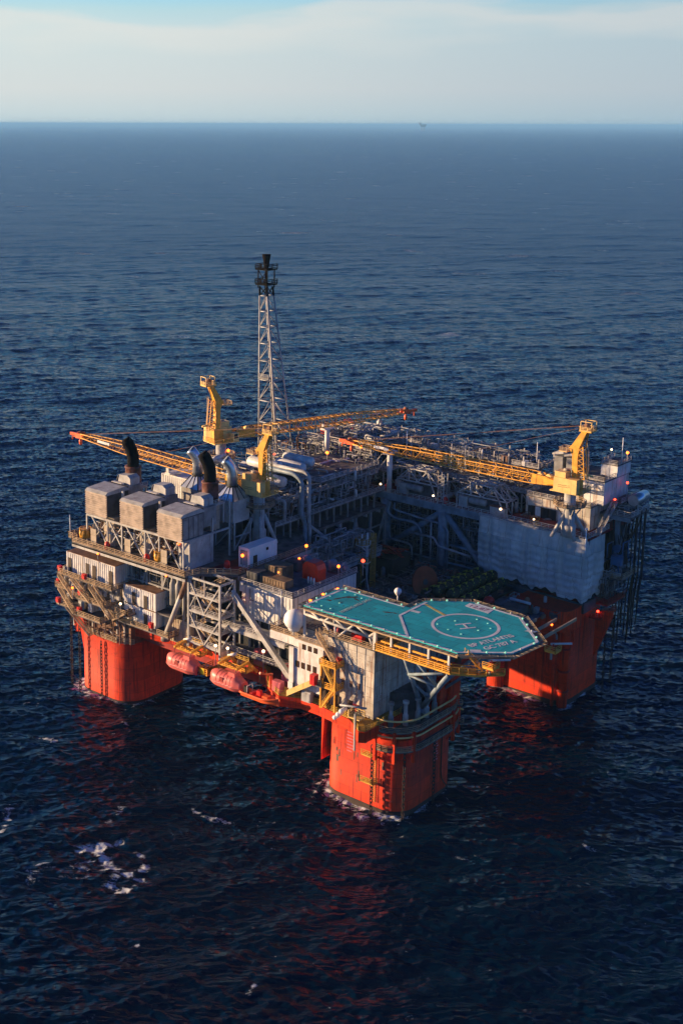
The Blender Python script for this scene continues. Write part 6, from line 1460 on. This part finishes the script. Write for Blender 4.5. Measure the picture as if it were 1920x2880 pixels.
# ------------------------------------------------------------------ lamps
def lamp(x, y, z, h_, kind, where, r=.5):
    t = thing('deck_lamp', ('glowing '+{'lamp_orange': 'orange', 'lamp_red': 'red', 'lamp_white': 'white'}[kind]+' lamp '+where), 'lamp', (x, y, z), 'lit deck lamps')
    MB().tube((x, y, z), (x, y, z+h_), .13, 6).build('pole', 'rail_grey', t); r = r*.72; MB().sphere((x, y, z+h_+r*.6), r, 10, 7).build('bulb', kind, t); MB().lathe((x, y, z+h_-.25), [(.22, 0), (.3, .25)], 8).build('socket', 'grey', t)
for a in [(-1.2, -62.3, 27.6, 6.0, 'lamp_white', 'on a pole at the foot of the stair tower, left of two', .62), (2.2, -60.6, 27.6, 5.6, 'lamp_white', 'on a pole at the foot of the stair tower, right of two', .62), (13.0, -56.5, 27.6, 6.4, 'lamp_white', 'on a tall pole behind the second pink lifeboat', .66),
          (58.5, -66.2, 23.2, .6, 'lamp_white', 'under the pointed deck corner of the front column', .55),
          (1.4, -22, 51.8, 4.4, 'lamp_orange', 'at the stair head behind the white module roof', .75), (11.5, -31, 51.8, 2.2, 'lamp_orange', 'beside the orange-red domed cover', .7), (19.5, -28.6, 51.8, 3.4, 'lamp_orange', 'right of the orange-red domed cover', .7), (8.4, -44.2, 54.2, .6, 'lamp_orange', 'over the low brown crate', .45), (4.2, -29, 51.8, 2.6, 'lamp_orange', 'at the back left of the white module roof', .55),
          (20.8, -17.6, 50, 4.5, 'lamp_red', 'behind the right corner of the white module', .8),
          (-21.6, -57.5, 56.0, 4.4, 'lamp_orange', 'under the rightmost louvred intake', .6), (-5.2, -45.6, 53.1, 4.2, 'lamp_orange', 'in front of the clean white box cabin', .75), 
          (-55.2, 3, 72, 1.6, 'lamp_orange', 'on the round walkway of the far left crane', .85), (-34, 34, 67.5, 3.2, 'lamp_orange', 'high among the pipes between the cranes', .85), (-29, 48, 69, 2.2, 'lamp_orange', 'below the tip of the right crane boom', .75), (-46, 18, 69.2, 2, 'lamp_red', 'left of the near crane kingpost', .5),
          (-40.5, 46.5, 57.1, 3.2, 'lamp_orange', 'at the left end of the right module deck', .85), (-35.5, 47.5, 57.1, 5.0, 'lamp_red', 'second at the left end of the right module deck', .55), (-17.5, 45.0, 57.1, 2.6, 'lamp_white', 'on the rail below the white boom rest post', .55), (5.5, 45.0, 57.1, 2.6, 'lamp_white', 'on the rail between the two skeletal frames', .55), (33, 44.8, 57.1, 3.2, 'lamp_white', 'on the rail above the left part of the tarpaulin', .6), (46, 44.4, 57.1, 2.4, 'lamp_white', 'on the rail above the middle of the tarpaulin', .45), (-26, 30, 58.6, 2, 'lamp_white', 'in the dark corner where both modules meet', .5),
          (64.0, 74, 77.5, 2.6, 'lamp_orange', 'on the roof of the highest white room', .7), (61, 68, 77.5, 4.4, 'lamp_white', 'at the masthead of the highest white room', .5), (66.5, 70, 62.3, 8.5, 'lamp_red', 'on a tall pole over the outboard riser platform', .6), (66.6, 61, 62.3, 4.6, 'lamp_red', 'near the rail where the riser platform begins', .55),
          (60.8, 33.0, 28.6, .6, 'lamp_orange', 'low on the right column, largest of three', .95), (57.4, 33.2, 29.2, .4, 'lamp_orange', 'low on the right column, middle of three', .5), (56.8, 33.2, 31.0, .4, 'lamp_orange', 'low on the right column, highest of three', .45), (67.6, 51.4, 28.5, 1.8, 'lamp_red', 'on the outer lower balcony of the right column', .6),
          (-61.5, -66.9, 35, 3.6, 'lamp_orange', 'on the middle cabin deck stair at the left', .6), (-41.5, -64, 34.3, 3.0, 'lamp_white', 'on the small landing by the two-high cabins', .6), (-45.5, -61, 30.2, 3.4, 'lamp_orange', 'above the rail over the left column', .45), (-53.5, -62.6, 49.6, 1.6, 'lamp_orange', 'over the roof edge of the topmost cabin row', .5), (-22, -62.6, 50.8, .3, 'lamp_orange', 'under the upper deck edge left of the stair tower', .4),
          (31.4, -44.5, 54.2, .7, 'lamp_orange', 'at the rear of the left end of the teal parking area', .7), (31.0, -51, 54.2, .7, 'lamp_orange', 'at the middle of the left end of the teal parking area', .7), (31.4, -57.5, 54.2, .7, 'lamp_orange', 'at the front of the left end of the teal parking area', .7),
          (0.5, -53.5, 45.5, .5, 'lamp_orange', 'on the left wall edge of the white module', .5)]:
    lamp(*a)
# tall thin poles and antenna rods
for (x, y, z, h_, lab) in [(-70.6, -59.5, 52.6, 8, 'thin white pole standing at the far left deck edge'), (64, 70, 77.4, 9, 'thin whip antenna on the highest white room'), (31, 72, 70, 9, 'thin whip antenna on the middle of the upper process deck'), (16, -51.9, 44, 9, 'antenna mast on the front wall of the white module'), (-18, 62, 70, 7, 'short whip antenna left of centre on the far skyline')]:
    t = thing('antenna_pole', lab, 'pole', (x, y, z), 'thin antenna poles'); MB().tube((x, y, z), (x, y, z+h_), .14, 6).build('rod', 'white_clean', t); MB().lathe((x, y, z), [(.4, 0), (.3, .5)], 8).build('base', 'grey', t)
# deck people-sized details on the upper deck edge
for i, (x, y, z, m_, lab) in enumerate([(-57.8, -60.4, 53, 'beige', 'leftmost of three flat beige panels on the upper deck edge'), (-41.5, -60.4, 53, 'beige', 'middle one of three flat beige panels on the upper deck edge'), (-25, -60.4, 53, 'beige', 'rightmost of three flat beige panels on the upper deck edge')]):
    t = thing('wind_panel', lab, 'panel', (x, y, z), 'beige panels on the upper deck edge'); MB().box(x-1.3, x+1.3, y-.15, y+.15, z+.2, z+5.6).build('panel', m_, t); MB().beam((x-1.1, y, z), (x-1.1, y, z+.4), .2).build('foot', 'grey', t)
for i, (x, y, z, m_, lab) in enumerate([(-51, -60.6, 53, 'red', 'red extinguisher cover left on the upper deck edge'), (-32.6, -60.6, 53, 'red', 'red extinguisher cover near the right on the upper deck edge'), (-9.5, -48, 53.05, 'red', 'red hose bin on the red floor by the stair tower'), (-16.5, 47.4, 57, 'red', 'red bin behind the rail below the boom rest'), (9, 47.4, 57, 'red', 'red bin behind the rail between the skeletal frames')]):
    t = thing('safety_bin', lab, 'safety bin', (x, y, z), 'red safety covers'); MB().lathe((x, y, z), [(.9, 0), (1.0, 1.4), (.8, 2.3), (.3, 2.7)], 10).build('cover', m_, t); MB().lathe((x, y, z-.05), [(1.1, 0), (1.1, .25)], 10).build('base', 'white', t)
for (x, y, z, lab) in [(-28.5, -58.5, 53, 'orange-yellow barrel rack between intake frames near the right'), (-64, -58.5, 53, 'orange-yellow rack at the left end of the upper deck')]:
    t = thing('yellow_rack', lab, 'rack', (x, y, z), 'yellow racks on the upper deck'); MB().lathe((x, y, z+1), [(2, 0), (2.1, 1.4), (2, 2.8)], 14).build('basket', 'yellow', t); MB().rail([(x+2.1*math.cos(k*PI/4), y+2.1*math.sin(k*PI/4), z+2) for k in range(9)], 2.2, .12, 2).build('rail', 'yellow', t)
print('objects', len(bpy.data.objects))
